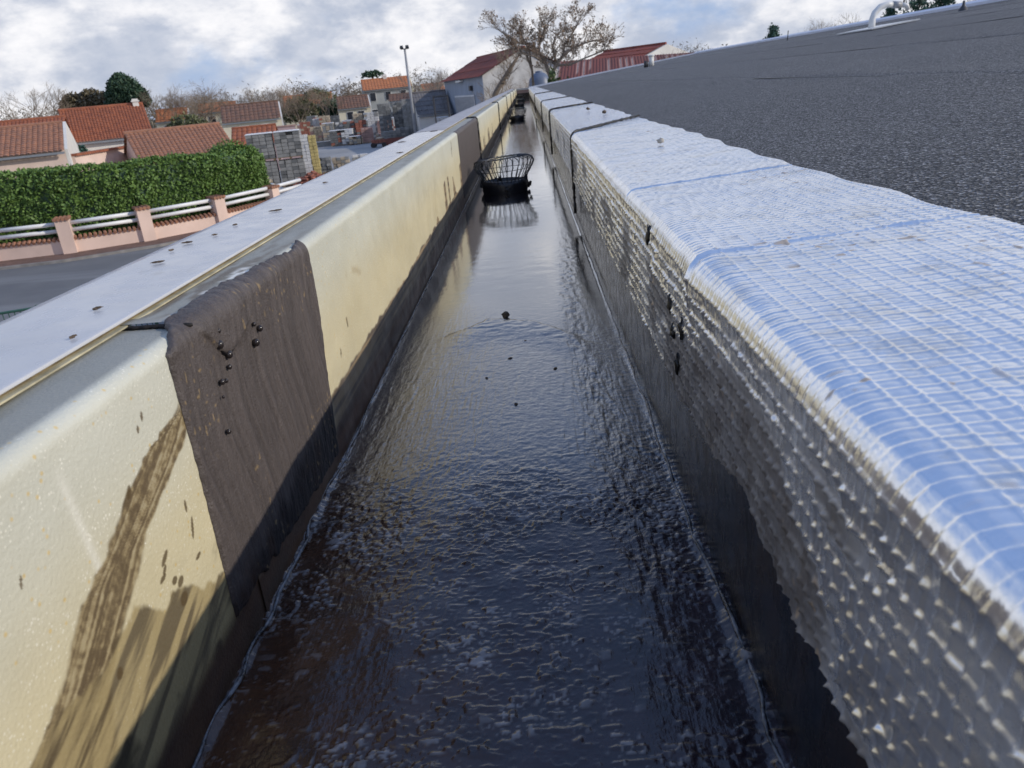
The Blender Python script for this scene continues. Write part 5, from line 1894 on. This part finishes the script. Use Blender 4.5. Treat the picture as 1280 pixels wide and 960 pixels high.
# ------------------------------------------------------------------ green railing below on the left
t = thing('green_railing', (-12.3, 16.52, 0), 'dark green metal railing at the road edge, lower left', 'railing')
a, b_ = np.array((-16.0, 15.05)), np.array((-9.4, 17.7))
u = (b_ - a) / np.linalg.norm(b_ - a)
for z in (1.2, 0.15):
    mb = MB()
    mb.tube([(*a, z), (*b_, z)], 0.03, 8)
    local(mb.build('rail', M['rail_green'], t), t)
n = int(np.linalg.norm(b_ - a) / 0.12)
bar_me = MB()
bar_me.tube([(0, 0, 0.15), (0, 0, 1.2)], 0.011, 6)
bar_me = bar_me.mesh('baluster')
for k in range(n):
    p = a + u * (k + 0.5) * 0.12
    o = link('baluster', bar_me, M['rail_green'], t)
    o.location = (p[0] + 12.3, p[1] - 16.52, 0)
for k in range(4):
    p = lerp(a, b_, k / 3)
    mb = MB()
    mb.box((0, 0, 0.63), (0.06, 0.06, 1.26))
    o = mb.build('post', M['rail_green'], t)
    o.location = (p[0] + 12.3, p[1] - 16.52, 0)


# ------------------------------------------------------------------ builders' yard: stacks of blocks, bags, tiles
def stack(x, y, nx, ny, nz, bx, by, bz, mat, label, rz=0.2, film=None, jitter=0.02, z0=0.0, pal=True, seed=0, group=None, second=None):
    t = thing('block_stack', (x, y, z0), label, 'stack', group, rz)
    rr = random.Random(seed or int(abs(x * 31 + y * 17)))
    wx, wy = nx * bx, ny * by
    zb = 0.0
    if pal:
        mb = MB()
        for i in range(3):
            mb.box((-wx / 2 + 0.1 + i * (wx - 0.2) / 2, 0, 0.05), (0.1, wy, 0.1))
        for i in range(5):
            mb.box((0, -wy / 2 + 0.07 + i * (wy - 0.14) / 4, 0.115), (wx, 0.11, 0.03))
        mb.build('pallet', M['pallet_wood'], t)
        zb = 0.132
    A, Bm = MB(), MB()
    for k in range(nz):
        for i in range(nx):
            for j in range(ny):
                if 0 < i < nx - 1 and 0 < j < ny - 1 and k < nz - 1:
                    continue
                if k == nz - 1 and rr.random() < jitter * 2:
                    continue
                tgt = Bm if (second and rr.random() < 0.3) else A
                tgt.box((-wx / 2 + (i + .5) * bx + rr.gauss(0, jitter * .3), -wy / 2 + (j + .5) * by + rr.gauss(0, jitter * .3), zb + (k + .5) * bz),
                        (bx * 0.94, by * 0.94, bz * 0.92), rr.gauss(0, jitter * .5))
    o = A.build('blocks', M[mat], t)
    o['kind'] = 'stuff'
    if Bm.v:
        o = Bm.build('mixed_blocks', M[second], t)
        o['kind'] = 'stuff'
    if film:
        mb = MB()
        mb.box((0, 0, zb + nz * bz + 0.03), (wx * 1.03, wy * 1.03, 0.05), 0, 0, 0.94)
        mb.build('top_film', M[film], t)
    return t


# four crates of hollow grey blocks right of the hedge, two high
GB = 'crates of hollow grey blocks right of the hedge'
for i, (dx, z0, lab) in enumerate(((0, 0.0, 'lower left grey block pack right of the hedge'), (1.75, 0.0, 'lower right grey block pack right of the hedge'),
                                   (0, 1.76, 'upper left grey block pack with white film right of the hedge'), (1.75, 1.76, 'upper right grey block pack with white film right of the hedge'))):
    stack(-17.55 + dx * 0.97, 52.0 + dx * 0.24, 4, 3, 7, 0.41, 0.42, 0.225, 'block_grey', lab, 0.24, 'wrap_film' if z0 else None, 0.03, z0, True, 3 + i, GB, 'block_dark')
stack(-14.75, 52.4, 2, 2, 13, 0.25, 0.30, 0.21, 'block_white', 'narrow tall stack of white bags beside the grey block packs', 0.2, None, 0.04, 0.3, True, 9)
stack(-14.25, 52.5, 2, 2, 12, 0.24, 0.30, 0.22, 'bag_yellow', 'narrow tall stack of yellow bags next to the white ones', 0.2, None, 0.04, 0.3, True, 10)
stack(-14.5, 51.7, 3, 2, 2, 0.34, 0.3, 0.22, 'block_red', 'small pile of orange bricks below the yellow bags', 0.2, None, 0.06, 0, True, 11)
# small heaps at the near edge of the yard
HEAPS = [(-15.9, 47.5, 'block_white', 0.8, 0.75, 'heap of white rubble just behind the last wall pillar'), (-14.2, 51.0, 'block_red', 1.6, 0.85, 'heap of red brown broken tiles at the yard edge'),
         (-13.2, 48.5, 'tile_brown', 1.2, 0.6, 'dark brown heap of scrap beside the broken tiles'), (-16.9, 49.5, 'block_tan', 0.7, 1.1, 'sandy conical heap below the grey block packs')]
for i, (x, y, m_, r, h, lab) in enumerate(HEAPS):
    mb = MB()
    rr = random.Random(90 + i)
    for k in range(110):
        a = rr.random() * 6.283
        q = rr.random() ** 0.6
        mb.box((x * 0 + math.cos(a) * q * r, math.sin(a) * q * r, max(0.05, (1 - q) * h + rr.gauss(0, .05))), (0.16 + .2 * rr.random(), 0.12 + .12 * rr.random(), 0.07 + .1 * rr.random()), rr.random() * 6, rr.random())
    o = mb.build('rubble_heap', M[m_])
    o.location = (x, y, 0)
    base_props(o, lab, 'heap', None, 'thing')
for i, (x, y, m_, h, lab) in enumerate(((-15.6, 59.2, 'block_dark', 5, 'dark grey block pile at the near yard edge'), (-14.6, 61.0, 'block_tan', 4, 'tan block pile at the near yard edge'), (-13.4, 62.5, 'block_white', 4, 'pale block pile nearest the capping in the yard'))):
    stack(x, y, 4, 3, h, 0.32, 0.35, 0.21, m_, lab, 0.2, None, 0.10, 0, True, 30 + i, None, 'block_grey')
# middle-distance pallets: tall grey block towers by the lamp post
for i, (x, y, nz, m_, lab) in enumerate(((-16.0, 91.0, 16, 'block_dark', 'tall dark grey block tower left of the lamp post'), (-14.45, 92.0, 16, 'block_dark', 'tall dark grey block tower, second left of the lamp post'),
                                         (-12.9, 89.0, 17, 'block_grey', 'tall pale grey hollow block tower behind the lamp post'), (-15.2, 88.3, 5, 'block_grey', 'low grey block pallet before the dark towers'),
                                         (-13.6, 87.2, 6, 'block_dark', 'low dark pallet before the pale tower'), (-8.9, 84.0, 9, 'block_white', 'big white wrapped pallet before the grey store'))):
    stack(x, y, 3, 3, nz, 0.47, 0.47, 0.26, m_, lab, 0.18, 'wrap_film' if 'wrapped' in lab else None, 0.03, 0, True, 50 + i, None, 'block_grey' if m_ != 'block_white' else 'block_tan')
ROWS = []
cols = ['block_pink', 'block_tan', 'block_white', 'block_red', 'block_dark', 'block_grey', 'block_pink', 'block_cream']
rr = random.Random(77)
names = {'block_pink': 'pink', 'block_tan': 'tan', 'block_white': 'white', 'block_red': 'brick red', 'block_dark': 'dark grey', 'block_grey': 'pale grey'}
cols = list(names)
row_spec = [(100.0, -27.2, -17.0, 7), (107.0, -30.0, -16.8, 9), (116.0, -33.5, -17.0, 10), (95.0, -23.5, -17.0, 5)]
for r, (y, x0, x1, n) in enumerate(row_spec):
    for k in range(n):
        m_ = cols[(k * 5 + r * 3 + rr.randrange(2)) % 6]
        x = lerp(x0, x1, (k + 0.5) / n) + rr.gauss(0, .15)
        nz = rr.choice((8, 9, 10, 11, 12)) if r < 3 else rr.choice((3, 5, 6, 7))
        stack(x, y + rr.gauss(0, .5), 3, 3, nz, 0.46, 0.44, 0.27, m_, 'pallet of %s blocks or bricks stacked far back in the yard' % names[m_], rr.gauss(0.15, .08),
              'wrap_film' if rr.random() < 0.35 else None, 0.04, 0, True, 200 + r * 20 + k, 'pallets of %s blocks far back in the yard' % names[m_], cols[(k + r) % 6])
w = thing('yard_wall', (-24, 97, 0), 'long low concrete kerb wall along the front of the far pallets', 'wall')
mb = MB()
seg_box(mb, (-33, 93.5), (-20.5, 98.5), 0, 0.55, 0.4)
local(mb.build('wall_face', M['block_grey'], w), w)
mb = MB()
seg_box(mb, (-33.1, 93.5), (-20.4, 98.5), 0.55, 0.63, 0.52)
local(mb.build('coping', M['block_white'], w), w)
# red skip and a loaded low trolley (both of modest size)
t = thing('red_skip', (-14.2, 85.5, 0), 'dull red low skip standing in the yard below the lamp post', 'skip')
t.scale = (0.62, 0.62, 0.72)
mb = MB()
mb.prism([(-1.6, 0.12), (-2.0, 1.1), (-1.93, 1.1), (-1.52, 0.2), (1.52, 0.2), (1.93, 1.1), (2.0, 1.1), (1.6, 0.12)], -0.9, 0.9)
mb.build('body', M['skip_red'], t)
mb = MB()
mb.box((0, -0.93, 0.62), (3.4, 0.05, 0.95))
mb.build('side_panel', M['skip_red'], t)
mb = MB()
mb.box((0, 0.93, 0.62), (3.4, 0.05, 0.95))
mb.build('side_panel', M['skip_red'], t)
mb = MB()
for x in (-1.3, -.4, .4, 1.3):
    mb.box((x, -0.98, 0.62), (0.1, 0.06, 0.95))
mb.build('side_rib', M['skip_red'], t)
t = thing('yard_trolley', (-16.0, 85.3, 0), 'flat trolley on black wheels loaded with red bricks and a pale sack', 'trolley')
t.scale = (0.8, 0.8, 0.8)
mb = MB()
mb.box((0, 0, 0.48), (2.0, 1.2, 0.12))
mb.build('deck', M['steel_dark'], t)
mb = MB()
for i in range(4):
    for k in range(2):
        mb.box((-0.7 + i * 0.46, -0.2, 0.66 + k * 0.23), (0.42, 0.7, 0.21), 0.03 * i)
mb.build('brick_load', M['block_red'], t)
mb = MB()
mb.blob((0.1, 0.1, 1.12), (0.55, 0.35, 0.2), 5, 10, 6, 0.15)
mb.build('sack', M['block_tan'], t, True)
for sx in (-0.75, 0.75):
    for sy in (-0.62, 0.62):
        mb = MB()
        mb.tube([(sx, sy - 0.08, 0.32), (sx, sy + 0.08, 0.32)], 0.32, 12)
        mb.build('wheel', M['plastic_black'], t)


# ------------------------------------------------------------------ labels that single out each repeat
ORD = ['leftmost', 'second', 'third', 'fourth', 'fifth', 'sixth', 'seventh', 'eighth', 'ninth', 'tenth', 'eleventh', 'twelfth', 'thirteenth', 'fourteenth', 'fifteenth',
       'sixteenth', 'seventeenth', 'eighteenth', 'nineteenth', 'twentieth', 'twenty-first', 'twenty-second', 'twenty-third', 'twenty-fourth', 'twenty-fifth', 'twenty-sixth',
       'twenty-seventh', 'twenty-eighth', 'twenty-ninth', 'thirtieth', 'thirty-first', 'thirty-second', 'thirty-third', 'thirty-fourth']


def relabel(group, key, fmt, first='leftmost', last=None):
    os_ = sorted([o for o in S.objects if o.get('group') == group and o.parent is None], key=key)
    for i, o in enumerate(os_):
        w = first if i == 0 else (last if last and i == len(os_) - 1 else ORD[i] + (' from left' if first == 'leftmost' else ''))
        o['label'] = fmt % w


across = lambda o: o.location[0] / o.location[1]
relabel('bare trees along the horizon', across, 'bare winter tree, %s in the tree line behind the houses', last='rightmost')
relabel('bare trees beyond the roof ridge', across, 'bare winter tree, %s beyond the felt roof ridge', last='rightmost')
relabel('dirt flakes on the parapet capping', lambda o: o.location[1], 'brown dirt flake on the pale capping, %s counting from the near end', first='nearest', last='farthest')
relabel('mud crumbs on the gutter floor', lambda o: o.location[1], 'tiny mud crumb on the gutter floor, %s counting from the camera', first='nearest', last='farthest')
relabel('bare saplings before the barn gable', across, 'pale twiggy sapling before the barn gable, %s of four', last='rightmost')
for m_, nm in names.items():
    relabel('pallets of %s blocks far back in the yard' % nm, across, nm + ' block pallet far back in the yard, %s of its colour', last='rightmost')
